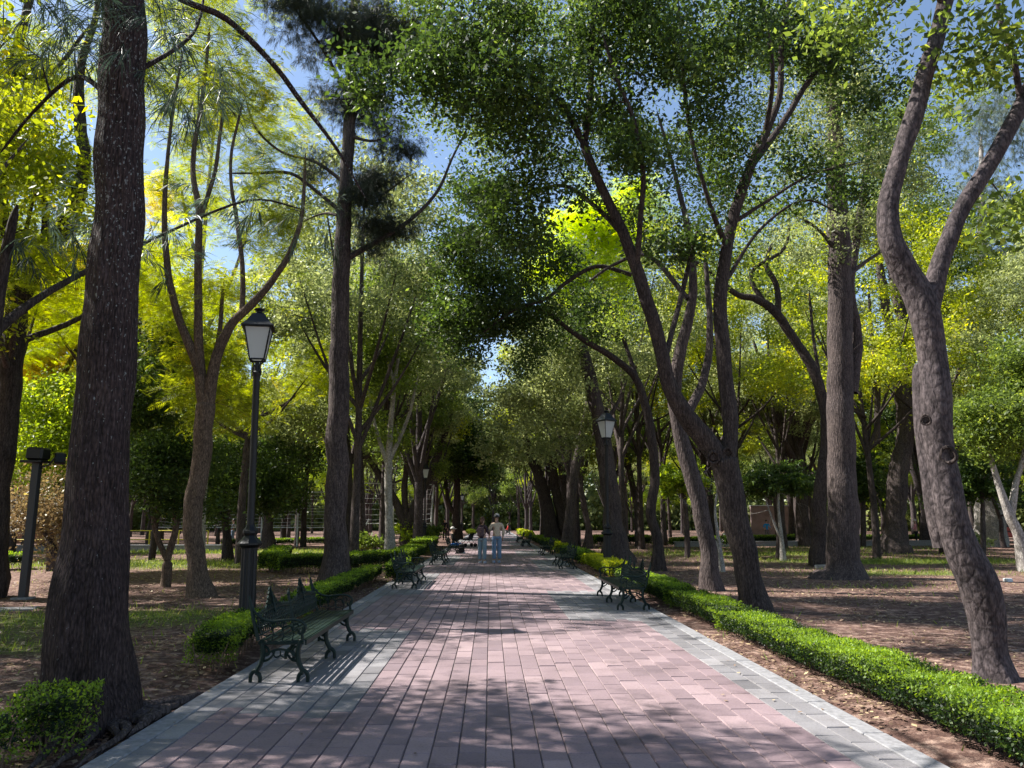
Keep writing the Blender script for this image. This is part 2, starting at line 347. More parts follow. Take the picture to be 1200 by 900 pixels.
# ------------------------------------------------------------------ path: kerbs, pavers, mortar bed
PY0, PY1 = -4, 170
for nm, x0 in (('kerb_left', XL), ('kerb_right', XR - KW)):
    mb = MB(); y = PY0
    while y < PY1:
        L = 1.0 if y < 60 else 10
        mb.box((x0 + KW / 2 + random.uniform(-.006, .006), y + L / 2, -.035 + random.uniform(-.003, .003)), (KW, L - .012, .09), bev=.008, rz=random.uniform(-.003, .003)); y += L
    tag(mb.build(nm, M['concrete'], smooth=False), kind='structure')
m, t, n, l, b = mat('mortar'); b.inputs['Base Color'].default_value = (.085, .072, .066, 1); b.inputs['Roughness'].default_value = .95; M['mortar'] = m
mb = MB(); mb.box(((XL + XR) / 2, (PY0 + PY1) / 2, -.052), (XR - XL - 2 * KW + .01, PY1 - PY0, .08)); tag(mb.build('path_bed', M['mortar'], smooth=False), kind='structure')
pads_l = [(ground(410, 834)[1], ground(475, 738)[1], ground(410, 823)[0]), (ground(500, 697)[1], ground(500, 672)[1], ground(500, 690)[0] - .1), (ground(520, 662)[1], ground(520, 651)[1], -1.3)]
pads_r = [(ground(672, 727)[1], ground(650, 693)[1], ground(672, 727)[0]), (ground(630, 668)[1], ground(625, 656)[1], ground(632, 668)[0]), (ground(625, 651)[1], ground(620, 645)[1], 1.3)]
ncol = 28; cw = (XR - XL - 2 * KW) / ncol; PL = .40
vs, fs, kind, tone = [], [], [], []
k = 0
for c in range(ncol):
    x0 = XL + KW + c * cw; yy = PY0 + (c % 2) * PL / 2 + random.uniform(-.05, .05)
    base_tone = random.uniform(-.06, .06)
    while yy < PY1:
        xc, yc = x0 + cw / 2, yy + PL / 2
        grey = c >= ncol - 2 or c < 1
        for a0, a1, xe in pads_l: grey |= a0 < yc < a1 and xc < xe
        for a0, a1, xe in pads_r: grey |= a0 < yc < a1 and xc > xe
        for q in range(6, 16):
            a0 = q * 9.2 - 3; grey |= a0 < yc < a0 + 4.2 and (xc < -1.3 or xc > 1.3)
        g = .005; e = .006; zt = random.gauss(-.001, .0018); tz = [zt + random.uniform(-.002, .002) for _ in range(4)]
        X0, X1, Y0_, Y1_ = x0 + g / 2, x0 + cw - g / 2, yy + g / 2, yy + PL - g / 2
        vs += [(X0, Y0_, zt - .012), (X1, Y0_, zt - .012), (X1, Y1_, zt - .012), (X0, Y1_, zt - .012),
               (X0 + e, Y0_ + e, tz[0]), (X1 - e, Y0_ + e, tz[1]), (X1 - e, Y1_ - e, tz[2]), (X0 + e, Y1_ - e, tz[3])]
        fs += [(k + 4, k + 5, k + 6, k + 7), (k, k + 1, k + 5, k + 4), (k + 1, k + 2, k + 6, k + 5), (k + 2, k + 3, k + 7, k + 6), (k + 3, k, k + 4, k + 7)]
        tn = min(1, max(0, random.gauss(.5, .19) + base_tone)); kind += [1. if grey else 0.] * 5; tone += [tn] * 5; k += 8
        yy += PL
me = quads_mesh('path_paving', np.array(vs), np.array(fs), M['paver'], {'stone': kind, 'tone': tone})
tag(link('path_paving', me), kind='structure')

# ------------------------------------------------------------------ leaves
def unit(a): return a / (np.linalg.norm(a, axis=-1, keepdims=True) + 1e-9)
def leaf_quads(c, size, aspect=.5, up=.6, dirs=None, jitter=.5):
    """rhombus leaves at points c, each its own direction, pitch and size"""
    n_ = len(c); nrm = unit(rng.normal(size=(n_, 3)) + np.array([0, 0, up])); d = rng.normal(size=(n_, 3)) if dirs is None else dirs
    d = unit(d - nrm * np.sum(d * nrm, 1, keepdims=True)); s = np.cross(nrm, d)
    L = (size * rng.uniform(1 - jitter, 1 + jitter, n_))[:, None]; W_ = L * aspect / 2
    v = np.stack([c, c + d * L * .45 + s * W_ - nrm * L * .05, c + d * L - nrm * L * .12, c + d * L * .45 - s * W_ - nrm * L * .05], 1)
    return v.reshape(-1, 3)
def frond_quads(c, size, pairs=6):
    """feathery compound leaves: a row of leaflet pairs along a drooping stalk"""
    n_ = len(c); d = rng.normal(size=(n_, 3)); d[:, 2] = d[:, 2] * .3 - .25; d = unit(d)
    nrm = unit(rng.normal(size=(n_, 3)) * .35 + np.array([0, 0, 1.])); nrm = unit(nrm - d * np.sum(d * nrm, 1, keepdims=True)); s = np.cross(nrm, d)
    L = size * rng.uniform(.7, 1.3, n_); out = []
    for k in range(pairs):
        t = (k + .6) / pairs; env = math.sin(math.pi * (.15 + .8 * t)) 
        o = c + d * (L * t)[:, None]; o[:, 2] -= L * t * t * .25
        for sg in (-1, 1):
            ld = unit(s * sg + d * .45); w = d
            l_ = (L * .38 * env)[:, None]; wd = (L * .58 / pairs)[:, None]
            out.append(np.stack([o, o + ld * l_ * .45 + w * wd * .5, o + ld * l_ - np.array([0, 0, 1.]) * l_ * .15, o + ld * l_ * .45 - w * wd * .5], 1))
    return np.stack(out, 1).reshape(-1, 3)
def needle_quads(c, size, width, out_dirs):
    """long thin drooping needles"""
    n_ = len(c); d = unit(out_dirs + rng.normal(size=(n_, 3)) * .45 + np.array([0, 0, -.7])); s = unit(np.cross(d, rng.normal(size=(n_, 3))))
    L = (size * rng.uniform(.6, 1.3, n_))[:, None]; mid = c + d * L * .5; tip = c + d * L + np.array([0, 0, -1.]) * L * .18
    return np.stack([c, mid + s * width, tip, mid - s * width], 1).reshape(-1, 3)
def clumps(centers, n, sig):
    n = max(1, int(n)); c = np.repeat(centers, n, 0)
    return c + rng.normal(size=c.shape) * np.array([sig, sig, sig * .6])
def crown_mesh(name, centers, kind, lai_leaves, leaf, mt, sig=.3, dirs=None, tones=None, bright=0.):
    """kind: leaf / frond / needle"""
    n = max(3, int(lai_leaves / max(1, len(centers))))
    if kind == 'leaf':
        c = clumps(centers, n, sig); v = leaf_quads(c, leaf); per = 1
    elif kind == 'frond':
        c = clumps(centers, n, sig); v = frond_quads(c, leaf, 9 if leaf < .45 else 6); per = 18 if leaf < .45 else 12
    else:
        m_ = max(1, int(n / 26)); c0 = clumps(centers, m_, sig); od = unit(rng.normal(size=c0.shape) + np.array([0, 0, -.2]))
        c = np.repeat(c0, 26, 0) + np.repeat(od, 26, 0) * rng.uniform(0, .28, (len(c0) * 26, 1)) * (leaf / .2); v = needle_quads(c, leaf, leaf * .018 if leaf < .3 else leaf * .03, np.repeat(od, 26, 0)); per = 1
    k = len(c); cl = np.repeat(np.clip(rng.normal(.42 + bright, .16, len(centers)), 0, 1), int(k / len(centers)))
    cl = np.resize(cl, k); tn = np.clip(cl + rng.normal(0, .17, k), 0, 1); tn = np.repeat(tn, per)
    f = np.arange(len(v)).reshape(-1, 4)
    return quads_mesh(name, v, f, mt, {'tone': tn})

# ------------------------------------------------------------------ trees
LAIX = 2.6
class Skel:
    def __init__(s): s.v = []; s.f = []; s.n = 0; s.P = []; s.Rr = []
    def limb(s, pts, rad, k=5, sides=10, rough=.12, lobes=None, grow=True):
        q = catmull(np.c_[pts, rad], k); q[:, 3] = np.maximum(q[:, 3], .004)
        wob = np.array([[noise.noise(Vector((p[0] * 1.5 + 9, p[2] * 1.5, 1))), noise.noise(Vector((p[1] * 1.5, p[2] * 1.5, 4))), 0] for p in q[:, :3]])
        q[:, :3] += wob * q[:, 3:4] * .22; q[-1, 3] *= .35
        v, f = tube_arrays(q[:, :3], q[:, 3], sides, random.random() * 50, rough, lobes)
        s.v.append(v); s.f.append(f + s.n); s.n += len(v)
        # close the tip
        tip = q[-1, :3] + (q[-1, :3] - q[-2, :3]) * .2
        if grow: s.P += list(q[:, :3]); s.Rr += list(q[:, 3])
        return q
    def twig(s, a, b, r0, r1=.003, sides=4, bow=.12, n=5):
        L = np.linalg.norm(b - a); t = np.linspace(0, 1, n)[:, None]
        off = rng.normal(size=3) * L * .10; off[2] += L * bow
        p = a + (b - a) * t + np.sin(t * math.pi) * off + rng.normal(size=(n, 3)) * L * .025 * np.sin(t * math.pi)
        r = r0 + (r1 - r0) * t[:, 0] ** .7
        v, f = tube_arrays(p, r, sides); s.v.append(v); s.f.append(f + s.n); s.n += len(v)
        return p, r
    def fill(s, targets, rmax=.05):
        """joins every target to the nearest wood; returns the targets"""
        P = np.array(s.P); Rr = np.array(s.Rr)
        order = np.argsort([np.min(np.linalg.norm(P - q, axis=1)) for q in targets])
        base = len(P)
        cap = len(P) + len(targets) * 5
        PP = np.zeros((cap, 3)); RR = np.zeros(cap); PP[:base] = P; RR[:base] = Rr; m_ = base
        for i in order:
            q = targets[i]; d = np.linalg.norm(PP[:m_] - q, axis=1) + np.maximum(0, PP[:m_, 2] - q[2]) * .3
            j = int(np.argmin(d)); L = d[j]
            if L < .05: continue
            r0 = min(RR[j] * .75, .007 + .014 * L, rmax)
            p, r = s.twig(PP[j], q, r0)
            PP[m_:m_ + 4] = p[1:]; RR[m_:m_ + 4] = r[1:]; m_ += 4
        s.P = list(PP[:m_]); s.Rr = list(RR[:m_])
    def dead(s, count, zmin, length=1.2, r=.012):
        """bare side twigs"""
        P = np.array(s.P); idx = [i for i in range(len(P)) if P[i][2] > zmin]
        for _ in range(count):
            i = random.choice(idx); a = P[i]; d = unit(rng.normal(size=3) + np.array([0, 0, .3])); L = length * random.uniform(.4, 1.3)
            p, r_ = s.twig(a, a + d * L, min(r, s.Rr[i] * .6), .002, 4)
            for _ in range(2):
                k = random.randint(1, 3); d2 = unit(d + rng.normal(size=3) * .7); s.twig(p[k], p[k] + d2 * L * .45, r * .5, .0015, 3)
    def build(s, name, mt, parent, origin):
        me = quads_mesh(name, np.concatenate(s.v) - origin, np.concatenate(s.f), mt, smooth=True)
        return link(name, me, parent)
def ellipsoid(c, r, n, shell=.35):
    d = unit(rng.normal(size=(n, 3))); rad = rng.uniform(shell, 1, n) ** .6
    return c + d * rad[:, None] * np.array(r)

def flare(n_root=6, amp=.35, rows=8, seed=0):
    ph = [random.uniform(0, 6.28) for _ in range(3)]
    def fn(i, a):
        fall = np.exp(-i / rows)[:, None]
        w = .5 * np.cos(a * n_root + ph[0]) + .3 * np.cos(a * (n_root - 2) + ph[1]) + .3 * np.cos(2 * a + ph[2])
        return 1 + (amp * fall + .035) * w[None]
    return fn

def tree(name, label, base, limbs, blobs, bark, kind='leaf', leaf=None, mt=None, group=None, sides=12, root=None, twigs=0, dens=1., sig=.3, cat='tree', zmin=2.0, lai=1.3, per=6.):
    """base: pixel of the foot of the trunk. limbs: lists of (px, py, dY, width px). blobs: (px, py, dY, rx px, ry px[, density])"""
    g = ground(*base); Y0 = g[1]; gz = ground_z(g[0], g[1]); org = np.array([g[0], g[1], gz])
    e = empty(name, tuple(org)); tag(e, label, cat, group)
    sk = Skel()
    for li, L in enumerate(limbs):
        pts = []; rad = []
        for px, py, dY, w in L:
            p = at(px, py, Y0 + dY); pts.append(p); rad.append(w / 2 * mpp(Y0 + dY))
        if li == 0: pts[0] = pts[0] * 1.; pts[0][2] = gz - .12
        big = max(rad) > .12
        if li == 0 and len(rad) > 3 and 'massive' not in label: rad[0] *= 1.5; pts[0][2] -= .06
        sk.limb(np.array(pts), np.array(rad), k=7 if big else 5, sides=(sides * 2 if big and li == 0 and Y0 < 9 else sides) if max(rad) > .05 else 6, rough=.09 if big else .1, lobes=flare(*(root or (5, .34, 5))) if li == 0 else None)
    px2m = lambda Y: mpp(Y)
    groups = {}
    tg_all = []
    area = 0
    for bdef in blobs:
        px, py, dY, rx, ry = bdef[:5]; dd = bdef[5] if len(bdef) > 5 else 1.
        Yc = Y0 + dY; c = at(px, py, Yc); a_, b_ = rx * mpp(Yc), ry * mpp(Yc)
        ar = math.pi * a_ * b_; n_ = max(8, int(ar * per * dd * 1.7)); n_ = min(n_, 600)
        sub = ellipsoid(c, (a_ * 1.05, min(a_, 3.2) * .95, b_ * 1.05), max(6, n_ // 4), .1); pick = sub[rng.integers(0, len(sub), n_)]
        tg_all.append((pick + rng.normal(size=(n_, 3)) * np.array([a_, min(a_, 3.2), b_ * .7]) * .26, ar * dd))
    if tg_all:
        T = np.concatenate([q[0] for q in tg_all]); T = T[T[:, 2] > .6]; sk.fill(T); area = sum(q[1] for q in tg_all)
    if twigs: sk.dead(twigs, zmin)
    sk.build('trunk', M[bark], e, org)
    if tg_all:
        dist = Y0 + np.mean([q[2] for q in blobs])
        if kind == 'leaf': lf = leaf or max(.085, .0045 * dist); la = lf * lf * .5 * .5
        elif kind == 'frond': lf = leaf or max(.30, .014 * dist); la = lf * lf * .18
        else: lf = leaf or max(.2, .008 * dist); la = lf * lf * (.018 if lf < .3 else .03) * .5 * 2
        cnt = LAIX * lai * dens * area / la
        cnt = min(cnt, 30000 if kind == 'frond' else 260000)
        me = crown_mesh('crown', T - org, kind, cnt, lf, M[mt], sig)
        link('crown', me, e)
    return e

# ================================================================== trees standing apart (left of the path)
tree('casuarina_tree', 'massive furrowed trunk with flared foot, surface roots and pale lichen flecks beside the nearest bench', (100, 846),
     [[(95, 858, 0, 128), (96, 835, 0, 113), (98, 800, 0, 97), (102, 760, 0, 86), (108, 700, 0, 75), (112, 600, 0, 65), (120, 500, 0, 60), (129, 400, 0, 60), (136, 300, 0, 56), (140, 200, 0, 54), (144, 100, 0, 52), (144, 0, 0, 50), (148, -120, 0, 46), (150, -300, 0, 38), (155, -520, .2, 26)],
      [(148, -90, 0, 14), (200, -10, .2, 9), (265, 22, .5, 8), (320, 75, .8, 7), (352, 118, 1, 6), (395, 175, 1.3, 4), (430, 235, 1.5, 2)],
      [(150, 90, 0, 7), (215, 50, .5, 5), (235, 20, .8, 4), (240, -30, 1, 3)],
      [(135, 120, 0, 8), (90, 90, .5, 6), (40, 130, 1, 4), (0, 180, 1.2, 3)],
      [(150, -60, 0, 16), (60, -160, -.5, 10), (-60, -220, -1, 6)], [(155, -330, 0, 14), (230, -400, .6, 9), (300, -520, 1, 5)]],
     [(130, 0, -.3, 45, 45, 1.2), (205, 70, .4, 30, 45, .8), (235, 110, .7, 24, 28, .6), (30, 15, .6, 40, 40, .5), (60, -160, -.6, 120, 70, .9), (330, -400, .8, 130, 70, 1.2), (140, -450, 0, 150, 100, 1.0), (175, 30, .5, 40, 30, .9), (95, 40, .2, 30, 40, .7)],
     'bark_big', 'needle', leaf=.28, mt='needle', sides=20, root=(9, .30, 10), per=9, lai=.8, twigs=16, zmin=4)
tree('casuarina_tree', 'casuarina with a thin bough of wispy blue green sprays crossing behind the massive flared trunk', (-60, 760),
     [[(-60, 770, 0, 40), (-40, 600, 0, 34), (-20, 450, 0, 26), (0, 330, 0, 16), (20, 240, 0, 8)], [(-20, 400, 0, 14), (60, 340, 1, 8), (180, 280, 2.5, 4), (290, 235, 3.5, 3), (355, 245, 4, 2)]],
     [(40, 290, .4, 60, 25, .8), (95, 270, 1.2, 35, 22, .6), (200, 285, 2.5, 45, 22, .5), (290, 240, 3.5, 65, 16, 1.2), (340, 250, 4, 40, 14, .8)], 'bark_dark', 'needle', leaf=.3, mt='needle', per=8, lai=.9)
tree('willow_tree', 'dark leaning multi stemmed tree with long thin leaves at the edge of the view', (-22, 700),
     [[(-24, 706, 0, 36), (-6, 600, 0, 30), (6, 500, 0, 27), (14, 420, 0, 25), (20, 350, 0, 24)],
      [(20, 350, 0, 22), (45, 300, 0, 22), (76, 268, 0, 22), (92, 225, 0, 18), (98, 180, .2, 15), (92, 120, .4, 13), (96, 70, .6, 10), (112, 20, .8, 7), (120, -60, 1, 4)],
      [(20, 360, 0, 16), (8, 280, -.2, 12), (2, 200, -.4, 10), (12, 100, -.4, 12), (30, 20, -.4, 10), (45, -40, -.4, 8)],
      [(22, 370, 0, 12), (50, 300, .2, 9), (52, 240, .3, 8), (44, 160, .4, 6), (50, 60, .5, 4)],
      [(44, 230, .3, 6), (28, 180, .4, 6), (12, 120, .4, 5), (20, 60, .5, 4)],
      [(14, 90, -.4, 8), (60, 85, 0, 6), (105, 30, .5, 4)]],
     [(30, 60, -.5, 60, 70, .9), (20, 170, -.4, 50, 50, .5), (80, 60, .8, 60, 60, .7), (110, -40, .5, 90, 60, .6), (0, 260, 0, 40, 40, .4), (90, 190, 1, 40, 40, .5)],
     'bark_dark', 'frond', leaf=.32, mt='leaf_ygreen', per=7, lai=.9, twigs=12, zmin=3)
tree('jacaranda_tree', 'tree ablaze with yellow fronds behind the massive flared trunk', (62, 668),
     [[(62, 672, 0, 14), (60, 600, 0, 12), (56, 520, 0, 11), (58, 440, 0, 9), (66, 360, 0, 6), (70, 300, 0, 4)], [(57, 480, 0, 8), (30, 410, 0, 5), (20, 350, 0, 3)], [(58, 470, 0, 8), (95, 400, 0, 5), (130, 340, 0, 3)]],
     [(55, 375, 0, 75, 55, 2.2), (20, 420, 0, 50, 50, 1.8), (95, 350, 1, 50, 60, 1.6), (40, 320, 0, 60, 40, 1.5), (60, 445, 0, 60, 30, .9), (190, 240, 3, 40, 40, .5)], 'bark_brown', 'frond', mt='leaf_yellow', lai=1.5, per=4)
tree('broadleaf_tree', 'low round tree with bright green leaves at the foot of the yellow one', (72, 676),
     [[(72, 680, 0, 10), (72, 620, 0, 8), (66, 560, 0, 7), (60, 520, 0, 5)], [(72, 610, 0, 6), (100, 560, 0, 4), (110, 520, 0, 3)]],
     [(55, 530, 0, 62, 50, 1.3), (100, 500, .6, 40, 60, 1.1), (20, 500, .5, 40, 40), (75, 470, .5, 60, 25)], 'bark_brown', 'leaf', mt='leaf_lime', lai=1.5)
tree('dry_shrub', 'loose shrub of brownish leaves and bare twigs behind the leaning floodlight post', (80, 688),
     [[(80, 692, 0, 8), (66, 650, 0, 6), (44, 610, 0, 5), (30, 580, 0, 3)], [(79, 680, 0, 7), (74, 630, 0, 4), (80, 580, 0, 3)], [(76, 670, 0, 5), (54, 640, 0, 3), (38, 640, 0, 2)]],
     [(60, 600, 0, 42, 40, 1.2), (20, 600, 0, 38, 36, 1.0), (78, 640, 0, 22, 30, .6)], 'bark_brown', 'leaf', mt='dry', lai=.9, twigs=20, zmin=.6, cat='shrub')
tree('jacaranda_tree', 'slender three limbed tree with yellow green fronds behind the near lamp', (236, 697),
     [[(236, 702, 0, 26), (232, 670, 0, 22), (226, 630, 0, 21), (227, 590, 0, 21), (236, 540, 0, 21), (239, 500, 0, 22), (241, 470, 0, 22)],
      [(240, 480, 0, 15), (232, 430, 0, 13), (222, 405, 0, 11), (206, 360, 0, 9), (196, 310, 0, 8), (193, 240, 0, 6), (200, 150, 0, 4), (214, 60, 0, 3)],
      [(238, 470, 0, 13), (234, 420, 0, 11), (232, 330, 0, 9), (233, 250, 0, 8), (226, 190, .2, 6), (238, 110, .3, 5), (246, 30, .4, 3)],
      [(243, 475, 0, 15), (252, 425, 0, 13), (268, 385, 0, 11), (290, 362, 0, 10), (318, 330, 0, 8), (340, 295, 0, 7), (354, 250, .2, 5), (358, 180, .3, 3)],
      [(284, 366, 0, 7), (284, 310, .2, 6), (276, 250, .3, 5), (270, 190, .3, 4), (284, 120, .4, 3)],
      [(246, 440, .5, 8), (256, 400, .8, 6), (262, 330, 1, 4)], [(233, 260, 0, 6), (252, 200, .2, 5), (262, 120, .3, 3)]],
     [(222, 360, .8, 36, 30, .9), (270, 330, 1, 36, 30, 1.1), (320, 260, .6, 36, 30, .9), (300, 110, .6, 44, 40, .8), (262, 415, 1.2, 40, 40, 1.4), (215, 430, 1.2, 28, 40, 1.3), (290, 460, 1.6, 40, 36, 1.3), (230, 480, 1.5, 42, 34, 1.1), (205, 130, .8, 50, 60, .8), (262, 100, .8, 60, 70, 1.0), (230, 30, .8, 70, 45, 1.0), (300, 210, 1, 40, 36, .5), (330, 300, 1, 30, 30, .4), (240, 230, 1, 40, 30, .5), (270, -40, .5, 120, 50, .9), (180, 60, 1, 30, 60, .7)],
     'bark_warm', 'frond', leaf=.34, mt='leaf_ygreen', per=6, lai=1.0, twigs=30, zmin=4)
tree('jacaranda_tree', 'tree of thin pale limbs and sparse golden fronds rising behind the slender three limbed tree', (231, 662),
     [[(231, 665, 0, 12), (236, 600, 0, 10), (240, 520, 0, 9), (234, 420, 0, 8), (234, 330, 0, 7), (238, 280, 0, 6)], [(236, 330, 0, 6), (222, 270, 0, 4), (212, 220, 0, 3)], [(238, 290, 0, 5), (246, 200, 0, 4), (252, 140, 0, 3)], [(235, 400, 0, 5), (270, 330, 0, 4), (290, 270, 0, 3), (300, 220, 0, 2)], [(290, 270, 0, 3), (330, 230, 0, 2)]],
     [(240, 240, 0, 50, 40, .8), (300, 190, 0, 50, 50, .8), (200, 200, 0, 36, 40, .8), (330, 280, 0, 44, 40, .9), (260, 120, 0, 60, 50, .8), (200, 320, 0, 34, 40, .9), (300, 350, 0, 40, 30, 1.0), (180, 380, 0, 34, 40, 1), (350, 160, 0, 40, 40, .6)], 'bark_pale', 'frond', mt='leaf_ygreen', lai=1.0, per=5, twigs=40, zmin=5)
tree('broadleaf_tree', 'low twin stemmed tree with a dense dark crown between massive trunk and slender tree', (195, 686),
     [[(195, 690, 0, 11), (196, 655, 0, 10)], [(196, 656, 0, 7), (184, 628, 0, 6), (180, 600, 0, 5), (178, 560, 0, 4)], [(196, 656, 0, 8), (206, 620, 0, 7), (203, 590, 0, 6), (208, 550, 0, 4)]],
     [(192, 545, 0, 52, 44, 1.7), (180, 480, .5, 46, 52, 1.6), (215, 590, .2, 26, 20, 1.1), (200, 420, 1, 32, 46, 1.1)], 'bark_warm', 'leaf', mt='leaf_dark', lai=1.9)
tree('broadleaf_tree', 'short dark crowned tree just behind the near lamp post', (266, 655),
     [[(266, 659, 0, 9), (265, 625, 0, 9), (262, 590, 0, 7), (262, 550, 0, 4)]],
     [(280, 545, 0, 52, 42, 1.7), (250, 590, 0, 26, 20, 1), (320, 570, 0, 30, 26, 1.4)], 'bark_dark', 'leaf', mt='leaf_dark', lai=1.9)
tree('broadleaf_tree', 'short dark trunk under a low shading crown beyond the clipped square hedge', (315, 642),
     [[(315, 645, 0, 12), (315, 615, 0, 11), (315, 590, 0, 10), (318, 560, 0, 6)]], [(318, 575, 0, 34, 22, 1.8), (345, 520, 1, 36, 36, 1.2)], 'bark_brown', 'leaf', mt='leaf_dark', lai=1.8)
tree('conifer_tree', 'tall straight conifer with sparse dark hanging needles beside the notched low hedge', (392, 690),
     [[(391, 694, 0, 30), (393, 640, 0, 27), (395, 560, 0, 26), (397, 450, 0, 24), (400, 330, 0, 21), (404, 240, 0, 18), (409, 150, 0, 15), (413, 60, 0, 12), (418, -60, 0, 8), (422, -170, 0, 4)],
      [(397, 308, 0, 8), (440, 284, 0, 6), (480, 258, .2, 5), (512, 225, .4, 4), (530, 185, .6, 3), (548, 150, .8, 2)],
      [(402, 250, 0, 6), (368, 222, -.2, 4), (340, 203, -.4, 4), (300, 203, -.6, 3), (266, 203, -.7, 2)],
      [(405, 215, 0, 5), (370, 190, .3, 4), (330, 178, .5, 3), (300, 150, .6, 3), (286, 110, .7, 2)],
      [(404, 255, 0, 4), (380, 250, .6, 3), (350, 262, 1, 2)], [(409, 160, 0, 5), (440, 165, -.5, 3), (466, 150, -.8, 2)], [(411, 120, 0, 5), (380, 60, -.6, 4), (345, 10, -1, 3)],
      [(413, 80, 0, 5), (450, 40, -.5, 4), (490, 20, -.8, 3)], [(405, 230, 0, 4), (440, 232, .3, 3), (480, 205, .5, 2)]],
     [(436, 262, .2, 32, 12, 1.5), (448, 205, 0, 26, 18, 1.6), (430, 235, -.3, 24, 14, 1.4), (466, 165, -.4, 24, 16, 1.2), (434, 290, .2, 26, 10, .9), (380, 40, -.6, 50, 34, 1.2), (430, 120, 0, 40, 26, 1.3), (355, 5, -1, 40, 30, 1), (450, 50, -.5, 55, 40, 1.4), (385, 110, .3, 22, 18, .7), (470, 265, .4, 20, 8, .6), (375, 195, .3, 24, 8, .5)],
     'bark_brown', 'needle', leaf=.17, mt='needle_dark', per=14, lai=2.8, sig=.17, twigs=90, zmin=5)
tree('broadleaf_tree', 'slim pale trunk with a bright green crown behind the second bench', (458, 657),
     [[(458, 660, 0, 13), (456, 620, 0, 10), (455, 560, 0, 9), (457, 510, 0, 7), (462, 450, 0, 5), (470, 400, 0, 3)], [(456, 550, 0, 6), (440, 500, 0, 4), (430, 450, 0, 3)], [(456, 540, 0, 6), (478, 490, 0, 4), (490, 440, 0, 3)], [(462, 450, 0, 5), (448, 400, 0, 3), (440, 360, 0, 2)]],
     [(455, 370, 0, 50, 52, 1.2), (428, 445, 0, 28, 38, 1.0), (475, 430, .5, 36, 40, .9), (445, 505, .3, 26, 22, .7), (500, 370, 1, 34, 46, .8), (462, 330, .3, 42, 30, .8)], 'bark_pale', 'leaf', mt='leaf_mid', lai=1.3, twigs=20, zmin=4)
tree('broadleaf_tree', 'several thick dark stems fanning from one foot behind the slim pale trunk', (478, 640),
     [[(478, 643, 0, 18), (478, 630, 0, 20), (477, 610, 0, 18)], [(477, 620, 0, 11), (462, 585, 0, 9), (440, 550, 0, 7), (420, 520, 0, 5)], [(478, 618, 0, 12), (492, 580, 0, 11), (508, 545, 0, 9), (520, 515, 0, 7), (530, 480, 0, 4)], [(478, 615, 0, 8), (474, 570, 0, 7), (480, 520, 0, 5), (486, 470, 0, 3)], [(480, 610, 0, 7), (500, 540, .5, 6), (506, 480, .5, 4)]],
     [(490, 490, 0, 42, 36, 1.4), (440, 530, 0, 34, 26, .8), (520, 450, 0, 34, 40, 1.2), (470, 430, 1, 50, 40, .8)], 'bark_brown', 'leaf', mt='leaf_grey', lai=1.5)
tree('broadleaf_tree', 'thin dark tree with a dense near black crown overhanging the seated person', (535, 632),
     [[(536, 634, 0, 9), (535, 600, 0, 8), (536, 560, 0, 7), (534, 520, 0, 4)], [(535, 606, 0, 5), (526, 590, 0, 5), (522, 565, 0, 4), (515, 530, 0, 3)]],
     [(530, 530, 0, 46, 38, 2.2), (520, 490, 0, 40, 26, 1.9), (555, 545, 0, 26, 20, 1.8), (505, 550, 0, 26, 16, 1.6)], 'bark_dark', 'leaf', mt='leaf_dark', lai=2.)
tree('broadleaf_tree', 'dark upright trunk with pale lamp globe seen against it beyond the third bench', (492, 632),
     [[(492, 634, 0, 12), (491, 600, 0, 11), (492, 560, 0, 10), (492, 520, 0, 7), (496, 470, 0, 4)]], [(496, 440, 0, 40, 40, 1.1), (480, 480, 0, 30, 30)], 'bark_dark', 'leaf', mt='leaf_grey', lai=1.3)
tree('broadleaf_tree', 'thick plain trunk half hidden behind the tall straight conifer', (408, 655),
     [[(408, 658, 0, 17), (407, 600, 0, 15), (405, 540, 0, 13), (402, 440, .3, 10), (396, 360, .4, 6)]], [(370, 400, 1, 50, 60, 1.0), (410, 340, 1, 50, 50, .7), (350, 480, 1, 40, 50, 1.1)], 'bark_dark', 'leaf', mt='leaf_grey', lai=1.4)
tree('broadleaf_tree', 'narrow grey trunk next to the half hidden thick one', (424, 650),
     [[(424, 652, 0, 9), (424, 600, 0, 8), (422, 540, 0, 7), (418, 460, 0, 4)]], [(415, 420, 1, 36, 46, .9), (380, 300, 3, 60, 60, .9)], 'bark_grey', 'leaf', mt='leaf_grey', lai=1.3)

